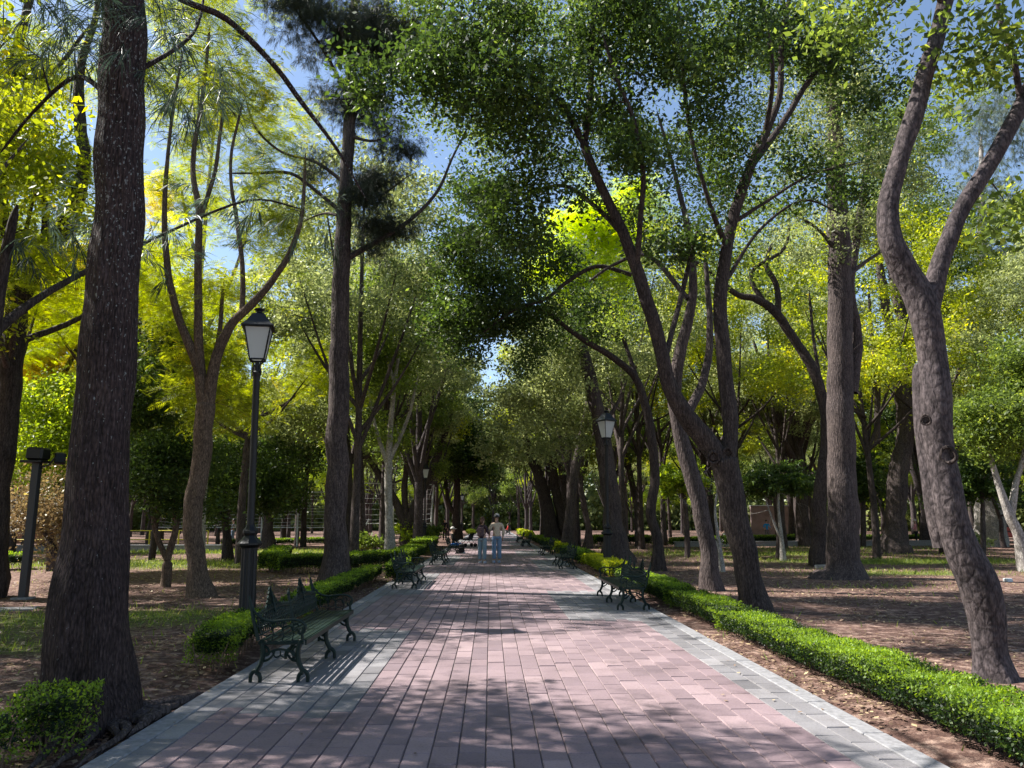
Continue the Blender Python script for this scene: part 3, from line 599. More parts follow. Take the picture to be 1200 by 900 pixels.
# ================================================================== trees standing apart (right of the path)
tree('forked_tree', 'big rough grey brown trunk forking into two limbs behind the long near hedge', (1164, 792),
     [[(1164, 798, 0, 42), (1163, 770, 0, 38), (1158, 730, 0, 38), (1146, 690, 0, 42), (1130, 650, 0, 39), (1116, 600, 0, 35), (1103, 540, 0, 34), (1097, 480, 0, 34), (1095, 430, 0, 33), (1088, 385, 0, 35), (1076, 345, 0, 35), (1058, 312, 0, 32), (1042, 280, 0, 28), (1041, 240, 0, 25), (1052, 195, 0, 23), (1068, 140, 0, 23), (1085, 85, 0, 22), (1102, 30, 0, 20), (1114, -30, 0, 20), (1130, -130, 0, 14), (1150, -260, 0, 9)],
      [(1088, 372, .05, 23), (1098, 325, .1, 23), (1108, 290, .1, 21), (1128, 245, .1, 20), (1155, 200, .1, 20), (1180, 155, .1, 20), (1210, 95, .1, 18), (1240, 20, .1, 14), (1280, -100, .1, 9)],
      [(1108, 640, .12, 25), (1096, 590, .12, 25), (1088, 530, .12, 24), (1082, 480, .12, 22), (1079, 440, .12, 19), (1078, 425, .12, 10)],
      [(1196, 118, .1, 9), (1188, 70, 0, 8), (1172, 20, 0, 7), (1165, -40, 0, 6)],
      [(1110, 10, 0, 9), (1060, -60, -.4, 8), (1000, -110, -.6, 5)]],
     [(1150, 40, -.4, 60, 40, .6), (1190, 250, .6, 26, 30, .25), (1050, -80, -.5, 110, 50, .9), (1240, -60, 0, 110, 90, .9), (1160, -180, 0, 160, 70, .9), (1000, 20, .5, 50, 40, .7), (1130, 80, .5, 40, 30, .4)],
     'bark_grey', 'leaf', leaf=.10, mt='leaf_mid', sides=18, root=(5, .16, 5), lai=1.2, per=6)
tree('forked_tree', 'dark forked tree leaning towards the path with a broad arching crown above it', (888, 714),
     [[(888, 720, 0, 30), (878, 680, 0, 29), (866, 620, 0, 30), (853, 565, 0, 31), (846, 535, 0, 33)],
      [(848, 545, 0, 24), (826, 515, 0, 25), (800, 482, -.1, 22), (784, 450, -.2, 19), (772, 400, -.3, 17), (757, 350, -.4, 16), (742, 305, -.5, 15), (727, 265, -.6, 13), (705, 220, -.7, 11), (690, 185, -.8, 11), (684, 165, -.8, 11)],
      [(850, 550, 0, 20), (856, 500, .1, 19), (849, 430, .2, 18), (844, 360, .3, 17), (850, 300, .3, 15), (862, 245, .3, 14), (880, 195, .3, 12), (900, 150, .3, 10), (914, 110, .3, 8), (916, 50, .3, 7), (926, -10, .3, 6), (930, -80, .3, 4)],
      [(684, 168, -.8, 8), (660, 125, -.9, 8), (625, 90, -1, 7), (590, 75, -1.2, 6), (540, 66, -1.4, 5), (490, 68, -1.6, 3), (450, 85, -1.8, 2)],
      [(686, 165, -.8, 8), (692, 110, -.8, 8), (694, 40, -.8, 7), (704, -40, -.9, 5), (710, -120, -1, 3)],
      [(745, 310, -.5, 9), (725, 270, -.2, 7), (695, 240, .2, 6), (662, 218, .4, 5), (620, 225, .6, 3), (590, 240, .8, 2)],
      [(746, 315, -.5, 8), (750, 260, -.9, 7), (754, 200, -1.2, 7), (742, 140, -1.4, 6), (722, 90, -1.6, 5), (706, 40, -1.7, 3)],
      [(884, 190, .3, 9), (920, 140, .6, 8), (955, 85, .9, 7), (1000, 40, 1.2, 5), (1050, 0, 1.4, 3)],
      [(897, 155, .3, 7), (905, 100, -.2, 6), (900, 40, -.5, 5), (880, -40, -.7, 3)],
      [(852, 290, .3, 8), (832, 240, -.2, 6), (810, 160, -.5, 5), (800, 80, -.7, 5), (795, 0, -.9, 3)],
      [(858, 262, .3, 6), (900, 235, .4, 4), (950, 205, .6, 3), (1010, 190, .8, 2)],
      [(850, 330, .3, 6), (890, 270, .8, 4), (940, 235, 1, 3), (985, 250, 1.2, 2)],
      [(780, 420, -.3, 7), (800, 340, .4, 6), (820, 260, .6, 4)]],
     [(600, 120, -1.2, 95, 60, 1.15), (520, 90, -1.6, 70, 55, 1.15), (450, 70, -1.9, 60, 55, 1.0), (560, 30, -1.4, 100, 50, 1.1), (680, 30, -1, 80, 50, 1.1), (640, 200, -.2, 70, 45, 1.0), (590, 260, .6, 60, 50, 1.2), (690, 130, -.9, 60, 50, .8), (760, 60, -1.4, 60, 60, 1.0), (770, 180, -1.1, 55, 50, .8), (820, 100, -.6, 50, 70, .9), (860, 40, -.4, 70, 50, .9), (930, 50, .6, 70, 50, .9), (990, 60, 1.1, 60, 55, .8), (930, 190, .6, 50, 40, .7), (980, 220, 1, 50, 36, .8), (800, 280, .3, 46, 40, .8), (860, 180, .1, 46, 50, .8), (700, -80, -1, 200, 60, .7), (900, -90, 0, 180, 60, .7), (1020, 120, 1, 40, 50, .7), (740, 250, 0, 36, 40, .4)],
     'bark_dark', 'leaf', leaf=.105, mt='leaf_dark', sides=14, root=(5, .14, 5), per=8, lai=1.25, twigs=160, zmin=4, sig=.27)
tree('broadleaf_tree', 'dark curved trunk rising behind the second stretch of hedge left of the forked tree'.replace(' left of', ' next to'), (834, 690),
     [[(834, 696, 0, 22), (832, 660, 0, 20), (824, 610, 0, 20), (812, 560, 0, 20), (798, 510, 0, 18), (790, 460, 0, 16), (800, 400, 0, 14), (812, 340, 0, 11), (806, 270, 0, 8), (790, 200, 0, 5), (770, 130, 0, 3)], [(798, 500, 0, 12), (826, 440, .5, 10), (832, 380, .8, 8), (826, 300, 1, 5)], [(806, 350, 0, 7), (760, 300, .5, 5), (720, 310, 1, 4), (690, 330, 1.3, 3)]],
     [(810, 230, .5, 60, 60, .8), (760, 150, .5, 60, 60, .7), (850, 310, 1, 30, 40, .3), (720, 360, 1, 40, 30, .4), (480, 20, 0, 90, 50, .9), (640, 40, 1, 90, 60, .9), (560, 130, 1, 80, 60, .8), (740, 40, 1, 80, 60, .9), (850, 50, 1, 70, 60, .9), (960, 40, 1, 70, 60, .8), (690, 170, 1, 70, 40, .5), (900, 150, 1, 60, 50, .5)], 'bark_brown', 'leaf', mt='leaf_mid', lai=1.1)
tree('arching_tree', 'slim tree bending into an arch with a dark hanging crown over the path', (770, 668),
     [[(770, 672, 0, 15), (771, 640, 0, 12), (763, 600, 0, 12), (767, 560, 0, 11), (763, 510, 0, 11), (755, 470, 0, 10), (742, 440, 0, 9), (720, 420, 0, 8), (690, 402, -.5, 7), (665, 385, -1, 6), (640, 365, -1.5, 5), (610, 360, -2, 4), (575, 370, -2.4, 3), (540, 385, -2.8, 2)],
      [(748, 450, 0, 6), (735, 410, .2, 5), (720, 370, .3, 4), (700, 330, .3, 3)], [(655, 380, -1, 4), (630, 350, -1.5, 4), (600, 310, -2, 3), (580, 270, -2.5, 2)], [(740, 322, -3.2, 6), (700, 312, -3.2, 5), (665, 330, -3, 5), (640, 350, -3, 4), (600, 365, -3, 3), (560, 395, -3, 2)]],
     [(580, 350, -2.4, 60, 44, 1.8), (540, 390, -2.8, 36, 34, 1.7), (560, 300, -2.5, 48, 46, 1.7), (620, 300, -2, 50, 40, 1.2), (640, 390, -1.5, 44, 26, .9), (700, 370, 0, 50, 36, .8), (560, 230, -2.4, 40, 40, 1.2), (610, 420, -1, 30, 14, .6)],
     'bark_dark', 'leaf', mt='leaf_dark', leaf=.12, lai=1.5, twigs=30, zmin=4)
tree('jacaranda_tree', 'vivid lime crown glowing behind the arching dark branches', (664, 648),
     [[(664, 650, 0, 12), (668, 600, 0, 11), (676, 540, 0, 10), (690, 470, 0, 8), (700, 400, 0, 6), (700, 330, 0, 4), (690, 270, 0, 3)], [(695, 430, 0, 5), (660, 370, 0, 4), (650, 300, 0, 3)], [(700, 380, 0, 5), (740, 330, 0, 4), (760, 280, 0, 3)]],
     [(690, 270, -8, 56, 42, 2.2), (655, 320, -8, 46, 34, 1.8), (735, 260, -7, 44, 46, 1.4), (700, 335, -7, 60, 30, 1.2)], 'bark_brown', 'frond', mt='leaf_glow', lai=1.8, per=4)
tree('broadleaf_tree', 'broad plain trunk leaning over behind the far lamp post beside the path', (722, 658),
     [[(723, 662, 0, 28), (720, 620, 0, 23), (713, 560, 0, 21), (705, 510, 0, 19), (696, 460, 0, 17), (688, 430, 0, 15), (680, 390, 0, 10), (670, 340, 0, 6)], [(706, 500, 0, 6), (725, 470, 0, 4), (736, 440, 0, 3)]],
     [(670, 400, 0, 60, 40, 1.1), (640, 440, 0, 50, 40, 1.1), (720, 420, 0, 36, 30, .5), (620, 480, 0, 40, 34, 1.0), (660, 500, 1, 36, 40, .9)], 'bark_brown', 'leaf', mt='leaf_grey', lai=1.3)
tree('broadleaf_tree', 'thick dark trunk leaning over the path, nearer of the touching pair', (650, 640),
     [[(652, 644, 0, 20), (646, 620, 0, 17), (640, 590, 0, 15), (632, 560, 0, 13), (622, 535, 0, 10), (612, 500, 0, 6)]], [(610, 480, 0, 46, 36, 1.1), (640, 520, 0, 36, 26, .8), (590, 520, 0, 30, 24, .9)], 'bark_dark', 'leaf', mt='leaf_grey', lai=1.5)
tree('broadleaf_tree', 'thinner dark trunk of the touching pair next to the yellow tipped hedge', (666, 640),
     [[(667, 643, 0, 13), (660, 610, 0, 12), (652, 580, 0, 11), (648, 545, 0, 9), (650, 500, 0, 5)]], [(655, 470, 0, 40, 40, 1.0), (690, 520, 0, 30, 30, .9)], 'bark_dark', 'leaf', mt='leaf_ygreen', lai=1.3)
tree('broadleaf_tree', 'small wavy trunk between the touching pair and the broad leaning trunk', (690, 642),
     [[(689, 645, 0, 8), (690, 620, 0, 7), (684, 590, 0, 7), (680, 560, 0, 6), (686, 520, 0, 5), (694, 490, 0, 3)]], [(690, 490, 0, 34, 30, .9), (672, 540, 0, 22, 18, .5)], 'bark_brown', 'leaf', mt='leaf_mid', lai=1.2)
tree('cypress_tree', 'large straight ridged trunk standing alone on bare earth', (990, 677),
     [[(990, 682, 0, 46), (988, 660, 0, 38), (987, 600, 0, 34), (985, 520, 0, 31), (984, 440, 0, 29), (984, 350, 0, 28), (983, 280, 0, 26), (980, 200, 0, 22), (977, 120, 0, 16), (975, 40, 0, 9)],
      [(986, 330, 0, 7), (1010, 310, .3, 5), (1040, 290, .5, 3)], [(984, 300, 0, 6), (960, 270, -.3, 4), (930, 250, -.5, 3)], [(998, 460, .2, 14), (1004, 400, .3, 13), (996, 340, .3, 12), (1002, 290, .4, 10), (1012, 220, .5, 7), (1020, 150, .5, 4)]],
     [(990, 180, 0, 70, 40, 1.0), (1010, 270, .5, 40, 30, .8), (950, 280, -.3, 40, 30, .6), (985, 100, 0, 70, 50, 1.0), (1040, 200, .8, 40, 40, .8)], 'bark_brown', 'leaf', mt='leaf_grey', leaf=.11, lai=1.2, twigs=110, zmin=6, root=(7, .2, 5), sides=16)
tree('leaning_tree', 'crooked trunk with a long arching limb pressed against the large straight ridged trunk', (961, 662),
     [[(963, 668, 0, 22), (960, 630, 0, 18), (960, 590, 0, 17), (966, 545, 0, 15), (969, 500, 0, 14), (962, 460, 0, 13), (946, 420, 0, 12), (925, 390, 0, 11), (908, 365, 0, 11), (885, 350, 0, 9), (862, 344, 0, 7), (820, 310, 0, 6), (780, 300, 0, 4)],
      [(912, 368, 0, 8), (910, 335, 0, 7), (898, 310, 0, 6), (905, 285, 0, 4)], [(900, 362, 0, 7), (880, 320, .2, 5), (920, 290, .3, 4), (925, 240, .3, 3)], [(968, 480, 0, 6), (955, 410, .3, 4), (948, 340, .5, 3)]],
     [(900, 330, .5, 44, 30, .4), (860, 300, 0, 36, 24, .4), (905, 255, .5, 50, 36, .7), (830, 330, 0, 30, 22, .3)], 'bark_dark', 'leaf', mt='leaf_mid', lai=1., twigs=30, zmin=4)
tree('jacaranda_tree', 'yellow green crown with drooping sprays between the ridged trunk and the forked tree', (930, 634),
     [[(930, 637, 0, 9), (928, 600, 0, 8), (920, 540, 0, 7), (912, 470, 0, 5), (905, 420, 0, 3)], [(924, 560, 0, 5), (950, 480, 0, 4), (965, 400, 0, 3)]],
     [(925, 420, 0, 48, 40, 1.5), (950, 360, 0, 44, 44, 1.3), (905, 480, 0, 38, 40, 1.0), (880, 440, 1, 30, 40, .8), (940, 290, 0, 40, 40, .9), (1010, 420, 0, 26, 50, 1.2), (1020, 500, 0, 26, 40, .9)], 'bark_brown', 'frond', mt='leaf_ygreen', lai=1.5, per=4)
tree('cypress_tree', 'stout fluted trunk splitting into two stems on the thin lawn', (1049, 648),
     [[(1049, 652, 0, 34), (1049, 620, 0, 26), (1052, 560, 0, 23), (1060, 520, 0, 20), (1058, 470, 0, 18), (1050, 420, 0, 15), (1040, 370, 0, 12), (1030, 300, 0, 9), (1025, 220, 0, 5)], [(1060, 530, .2, 18), (1066, 470, .4, 16), (1062, 400, .5, 14), (1050, 340, .6, 12), (1040, 290, .6, 8)], [(1028, 520, 0, 7), (1028, 440, 0, 7), (1022, 400, 0, 5), (1018, 340, 0, 3)]],
     [(1040, 250, 0, 60, 60, 1.0), (1100, 300, 1, 50, 60, .9), (1010, 330, 0, 26, 40, .5), (1050, 160, 0, 70, 60, .9)], 'bark_brown', 'leaf', mt='leaf_mid', lai=1.2, twigs=40, zmin=4, root=(8, .25, 5))
tree('broadleaf_tree', 'slim grey trunk standing between the fluted trunk and the big forked one', (1086, 637),
     [[(1086, 640, 0, 12), (1084, 600, 0, 10), (1076, 565, 0, 9), (1068, 540, 0, 8), (1060, 480, 0, 5)]], [(1080, 460, 0, 30, 30, .8)], 'bark_grey', 'leaf', mt='leaf_dark', lai=1.4)
tree('cedar_tree', 'grey green cedar with long bare pale branches behind the big forked tree', (1140, 640),
     [[(1160, 645, 0, 24), (1158, 560, 0, 21), (1155, 460, 0, 18), (1152, 360, 0, 14), (1150, 260, 0, 9), (1150, 160, 0, 4)], [(1154, 420, 0, 6), (1120, 400, -1, 5), (1070, 395, -2, 3)], [(1154, 380, 0, 8), (1130, 385, -1.5, 8), (1190, 360, -2.5, 5), (1230, 340, -3, 3)], [(1152, 330, 0, 5), (1180, 300, -1, 4), (1220, 290, -2, 3)], [(1152, 300, 0, 5), (1120, 260, -1, 4), (1080, 250, -1.5, 2)]],
     [(1150, 300, 0, 70, 40, .9), (1140, 240, 0, 70, 40, .9), (1170, 360, 0, 50, 30, 1.0), (1120, 370, 0, 40, 36, 1.1), (1160, 420, 0, 60, 26, .9), (1160, 150, 0, 60, 60, .9)], 'bark_pale', 'needle', mt='needle_grey', leaf=.34, lai=1.2, twigs=80, zmin=6)
tree('broadleaf_tree', 'pale forked stems carrying a rounded leafy crown at the far edge of the bare earth', (1203, 668),
     [[(1204, 672, 0, 12), (1194, 630, 0, 12), (1183, 605, 0, 11), (1178, 590, 0, 9), (1168, 560, 0, 7), (1160, 530, 0, 5), (1158, 500, 0, 3)], [(1184, 605, 0, 9), (1190, 570, 0, 7), (1198, 540, 0, 6), (1206, 500, 0, 3)]],
     [(1178, 480, 0, 50, 50, 1.7), (1200, 430, 0, 40, 40, 1.5), (1160, 510, 0, 26, 26, 1.2), (1225, 500, 0, 40, 50, 1.3)], 'bark_pale', 'leaf', mt='leaf_mid', leaf=.12, lai=2.)

CLIP = [((912, 655), [(912, 600)], (905, 564, 46, 19), 'leaf_dark', 'small tree clipped to a flat topped dark crown between two leaning trunks'),
        ((1012, 640), [(1012, 600)], (1012, 562, 28, 30), 'leaf_dark', 'small tree clipped to a tall box crown next to the ridged trunk'),
        ((1046, 690), [], (0, 0, 0, 0), '', ''),
        ((1152, 655), [(1152, 600)], (1150, 566, 40, 22), 'leaf_dark', 'small tree clipped to a flat dark crown behind the big forked tree'),
        ((806, 652), [(804, 600)], (797, 560, 27, 18), 'leaf_lime', 'small clipped tree with a pale yellow green cushion crown')]
for base, mids, (cx_, cy_, rx, ry), mt_, lab in CLIP:
    if not lab: continue
    tree('clipped_tree', lab, base, [[(base[0], base[1] + 3, 0, 6), (mids[0][0], mids[0][1], 0, 5), (cx_, cy_, 0, 3)]],
         [(cx_, cy_, 0, rx * .95, ry, 2.2), (cx_ - rx * .4, cy_ + ry * .2, 0, rx * .5, ry * .7, 1.4), (cx_ + rx * .4, cy_ + ry * .2, 0, rx * .5, ry * .7, 1.4)], 'bark_brown', 'leaf', mt=mt_, lai=2.0, sig=.16, per=9)
for base, top, lab in (((918, 656), (912, 590), 'bare white barked sapling with a side shoot on the shaded earth'), ((846, 670), (838, 600), 'thin pale sapling behind the curved dark trunk'), ((1046, 690 - 45), (1042, 590), 'thin sapling in front of the stout fluted trunk'), ((748, 640), (745, 590), 'thin brown sapling behind the arching tree')):
    b0 = base[0]
    tree('sapling', lab, base, [[(b0, base[1] + 3, 0, 6), (b0 - 2, (base[1] * 2 + top[1]) / 3, 0, 5), (top[0], top[1], 0, 3), (top[0] + 3, top[1] - 30, 0, 2)], [(b0 - 2, base[1] - 22, 0, 3), (b0 - 14, base[1] - 50, 0, 2), (b0 - 20, base[1] - 70, 0, 1.5)]],
         [(top[0], top[1] - 25, 0, 16, 12, .4)], 'bark_pale' if 'pale' in lab or 'white' in lab else 'bark_brown', 'leaf', mt='leaf_dark', lai=.6, twigs=10, zmin=1.2)

# ================================================================== the wood beyond: eight kinds of tree, copied
def proto(name, H, r, bark, kind, mt, leaf, spread, seed, forks=3, low=3.2, lai=1.3, lean=.0, ncl=110, sig=.42):
    random.seed(seed)
    e = empty(name, (0, 0, 0)); sk = Skel()
    top = np.array([lean * H, random.uniform(-.5, .5), H * .8]); hf = low * random.uniform(.7, 1.0)
    b = np.array([0, 0, -.1]); f0 = np.array([lean * hf, 0, hf])
    sk.limb(np.array([b, b * .5 + f0 * .5 + [random.uniform(-.1, .1), 0, 0], f0, f0 * .45 + top * .55 + [random.uniform(-.4, .4), 0, 0], top]), np.array([r * 1.25, r, r * .85, r * .5, r * .12]), k=4, sides=8, lobes=flare(5, .25, 3))
    blobs = [(top, spread * .6)]
    for i in range(forks):
        a = 6.28 * i / forks + random.uniform(0, 1); q = f0 + np.array([math.cos(a), math.sin(a), 0]) * spread * random.uniform(.5, .8) + np.array([0, 0, (H - hf) * random.uniform(.25, .7)])
        st = f0 + (top - f0) * random.uniform(0, .25); mid = st * .5 + q * .5 + np.array([0, 0, -.3])
        sk.limb(np.array([st, mid, q]), np.array([r * .55, r * .35, r * .1]), k=4, sides=6); blobs.append((q, spread * random.uniform(.45, .65)))
    extra = []
    for c, s_ in blobs:
        for _ in range(3):
            dv = unit(rng.normal(size=3)); extra.append((c + dv * np.array([s_, s_, s_ * .9]) * random.uniform(.5, 1.25), s_ * random.uniform(.28, .55)))
    blobs = [(c, s_ * .62) for c, s_ in blobs] + extra
    T = np.concatenate([ellipsoid(c, (s_, s_, s_ * .75), max(5, int(ncl * 1.5 * s_ ** 2 / sum(q[1] ** 2 for q in blobs)))) for c, s_ in blobs]); T = T[T[:, 2] > low * .62]; sk.fill(T)
    area = sum(math.pi * s_ * s_ * .8 for c, s_ in blobs)
    sk.build('trunk', M[bark], e, np.zeros(3))
    la = leaf * leaf * .25 if kind == 'leaf' else leaf * leaf * (.18 if leaf < .45 else .14) if kind == 'frond' else leaf * leaf * .03
    link('crown', crown_mesh('crown', T, kind, lai * area / la, leaf, M[mt], sig), e)
    return e
PR = [('broadleaf_tree', 13, .24, 'bark_brown', 'leaf', 'leaf_mid', .16, 3.6, 1, 4), ('broadleaf_tree', 16, .3, 'bark_dark', 'leaf', 'leaf_dark', .17, 3.8, 2, 5),
      ('jacaranda_tree', 13, .2, 'bark_brown', 'frond', 'leaf_ygreen', .6, 3.6, 3, 4), ('casuarina_tree', 19, .26, 'bark_grey', 'leaf', 'leaf_grey', .155, 3.4, 4, 6),
      ('broadleaf_tree', 7, .13, 'bark_brown', 'leaf', 'leaf_dark', .17, 2.0, 5, 3), ('cypress_tree', 20, .34, 'bark_brown', 'leaf', 'leaf_grey', .16, 3.6, 6, 6),
      ('jacaranda_tree', 10, .16, 'bark_brown', 'frond', 'leaf_lime', .6, 3.0, 7, 4), ('leaning_tree', 14, .24, 'bark_dark', 'leaf', 'leaf_mid', .20, 3.6, 8, 4)]
PLAB = ['mid green broad crowned tree in the wood beyond the lawn', 'dark crowned tall tree in the wood beyond the lawn', 'yellow green feathery tree in the wood beyond the lawn',
        'tall hazy grey green tree in the wood beyond the lawn', 'small dark tree with a low crown in the wood beyond the lawn', 'tall grey green tree with a stout trunk in the wood beyond the lawn',
        'small lime coloured feathery tree in the wood beyond the lawn', 'leaning green tree in the wood beyond the lawn']
protos = []
for i, p in enumerate(PR):
    e = proto(p[0], p[1], p[2], p[3], p[4], p[5], p[6], p[7], p[8], forks=p[9], lean=.12 if 'leaning' in p[0] else .02, low=3.4 if p[1] > 8 else 1.9, lai=2.2, sig=.30)
    tag(e, PLAB[i], 'tree', PLAB[i].replace(' tree ', ' trees ')); protos.append(e)
random.seed(21)
spots = []
def ok(x, y, d): return all((x - a) ** 2 + (y - b_) ** 2 > d * d for a, b_ in spots)
# avenue rows either side of the path, going away
for y in (48, 58, 67, 77, 88, 99, 112, 126):
    for s_ in (-1, 1): spots.append((s_ * random.uniform(4.6, 6.0), y + random.uniform(-2, 2)))
n_av = len(spots)
tries = 0
while len(spots) < 215 and tries < 6000:
    tries += 1
    y = 34 + 96 * random.random() ** 1.3; w = 12 + y * .82; x = random.uniform(-w, w)
    if abs(x) < 7.5 or (y < 50 and -27 < x < 30): continue
    d = 4.2 if y < 60 else 5.5
    if ok(x, y, d): spots.append((x, y))
used = [False] * len(protos)
for i, (x, y) in enumerate(spots):
    if i < n_av: k = random.choice([0, 3, 3, 5, 7, 0])
    elif y < 60: k = random.choices(range(8), [3, 1.5, 2.2 if x < 0 else 1.5, 3, 3, 2, 1.5, 2])[0]
    else: k = random.choices(range(8), [3, 1, 3, 4, 1, 3, 2, 2])[0]
    if k in (1, 3, 5) and x < -8 and y < 60: k = random.choice([0, 4, 2])
    o = protos[k] if not used[k] else copy_tree(protos[k]); used[k] = True
    where = ('on the side of the leaning floodlight post' if x < 0 else 'on the side of the big forked tree') if y < 62 else ('deep behind the wire fence' if x < 0 else 'deep behind the clipped hedge lines')
    if i < n_av: where = 'lining the far end of the paved path'
    o['label'] = PLAB[k].replace('in the wood beyond the lawn', where); o['group'] = o['label'].replace(' tree ', ' trees ')
    sc = random.uniform(.8, 1.15) * (1.12 if x > 6 and y < 70 else 1.0)
    o.location = (x, y, -.05); o.rotation_euler = (0, 0, random.uniform(0, 6.28)); o.scale = (sc, sc, sc * random.uniform(.92, 1.1))
# trees standing out of the view on the sunny side: their crowns make the dappled shade on the path
airy = proto('shade_tree', 12.5, .22, 'bark_brown', 'leaf', 'leaf_ygreen', .11, 3.6, 31, forks=7, low=5., lai=1.0, ncl=130, sig=.26)
for i, (x, y, rz) in enumerate(((-9.4, 3.4, 0), (-10.0, 6.8, 2), (-10.8, 12.3, 4), (-8.5, -1.5, 1), (-16.5, 7, 3), (-14.2, 12.0, 5), (-14.0, 16.5, 1.4), (-17, 1, 5.5))):
    o = airy if i == 0 else copy_tree(airy)
    o.location = (x, y, -.05); o.rotation_euler = (0, 0, rz); o.scale = (1, 1, 1.3 if i in (5, 6) else random.uniform(.9, 1.1))
    tag(o, 'shade tree standing off the sunny side of the lawn', 'tree', 'shade trees off the lawn')
gold = proto('jacaranda_tree', 12, .16, 'bark_brown', 'frond', 'leaf_gold', .34, 3.8, 33, forks=6, low=5., lai=1.3, ncl=110, sig=.26)
for i, (x, y, rz) in enumerate(((-11.0, 17, 0), (-10.8, 22.5, 2), (-9.6, 29.5, 4))):
    o = gold if i == 0 else copy_tree(gold); o.location = (x, y, -.05); o.rotation_euler = (0, 0, rz)
    tag(o, ('airy yellow green tree rising past the dark leaning multi stemmed tree', 'airy yellow green tree straight behind the massive flared trunk', 'airy yellow green tree straight behind the nearest lamp post')[i], 'tree', 'airy yellow green trees on the lawn')
slim = [proto('slender_tree', 22, .17, 'bark_dark', 'leaf', 'leaf_ygreen', .17, 4.6, 41, forks=8, low=6, lai=1.1, ncl=150, sig=.34), proto('slender_tree', 21, .17, 'bark_brown', 'leaf', 'leaf_grey', .16, 4.4, 42, forks=8, low=6, lai=1.3, ncl=150, sig=.34)]
SLAB = ['tall slender tree with airy yellow green leaves above the others', 'tall slender tree with pale grey green leaves above the others']
su = [0, 0]
for x, y, k, sc in ((-5.4, 38, 1, 1), (-4.9, 27.5, 1, .95), (-9, 52, 1, 1), (-12, 49, 0, 1), (-17, 52, 0, 1.1), (-22, 50, 1, 1), (-27, 50, 0, 1), (-33, 52, 0, 1), (-14.5, 33, 0, .75), (-21, 34, 0, .8), (-6.8, 60, 0, 1.1),
                    (6.5, 37, 1, 1), (9, 45, 0, 1), (13, 39, 0, .95), (18, 46, 1, 1), (17, 33, 0, .85), (23, 38, 0, 1), (28, 44, 1, 1), (24, 30, 1, .85), (30, 36, 0, .9), (34, 46, 0, 1), (12, 52, 1, 1.1), (-5.3, 74, 1, 1.1), (5.6, 72, 0, 1.1), (0.8, 141, 1, 1.2)):
    o = slim[k] if not su[k] else copy_tree(slim[k]); su[k] = 1; o.location = (x, y, -.05); o.rotation_euler = (0, 0, random.uniform(0, 6)); o.scale = (sc,) * 3
    w_ = (' on the side of the floodlight post' if x < 0 else ' on the side of the big forked tree') if abs(x) > 7.5 else ' near the paved path'
    tag(o, SLAB[k].replace(' above the others', '') + w_, 'tree', SLAB[k].replace(' tree ', ' trees ').replace(' above the others', '') + w_)
for x, y, k, sc in ((-5.2, 56, 3, 1.2), (5.4, 56, 3, 1.2), (-4.2, 44, 3, 1.1), (-7, 37, 0, .9), (4.6, 43, 5, .9), (0.5, 138, 3, 1.0), (-3, 132, 0, 1.0), (3.4, 134, 4, 1.4), (-5.5, 64, 3, 1.1), (6, 62, 3, 1.1), (7.5, 47, 3, 1.0), (17, 52, 2, 1.3)):
    o = copy_tree(protos[k]); o.location = (x, y, -.05); o.rotation_euler = (0, 0, random.uniform(0, 6)); o.scale = (sc,) * 3
    o['label'] = PLAB[k].replace('in the wood beyond the lawn', 'lining the far end of the paved path' if abs(x) < 7.5 else 'at the near edge of the wood'); o['group'] = o['label'].replace(' tree ', ' trees ')
# far wood closing the view: one mass
fc = []
for a in np.linspace(-1.15, 1.15, 210):
    for _ in range(24):
        rr_ = random.uniform(140, 165); fc.append((math.sin(a) * rr_, math.cos(a) * rr_, random.uniform(.0, 1) ** 1.6 * 26))
fc = np.array(fc); c = clumps(fc, 60, 2.4); c = c[c[:, 2] > 0]
tn = np.clip(rng.normal(.45, .2, len(c)), 0, 1); v = leaf_quads(c, 1.0, .6, up=0.)
tag(link('far_wood', quads_mesh('far_wood', v, np.arange(len(v)).reshape(-1, 4), M['leaf_grey'], {'tone': tn})), 'hazy mass of distant trees closing the park', 'woodland', kind='stuff')

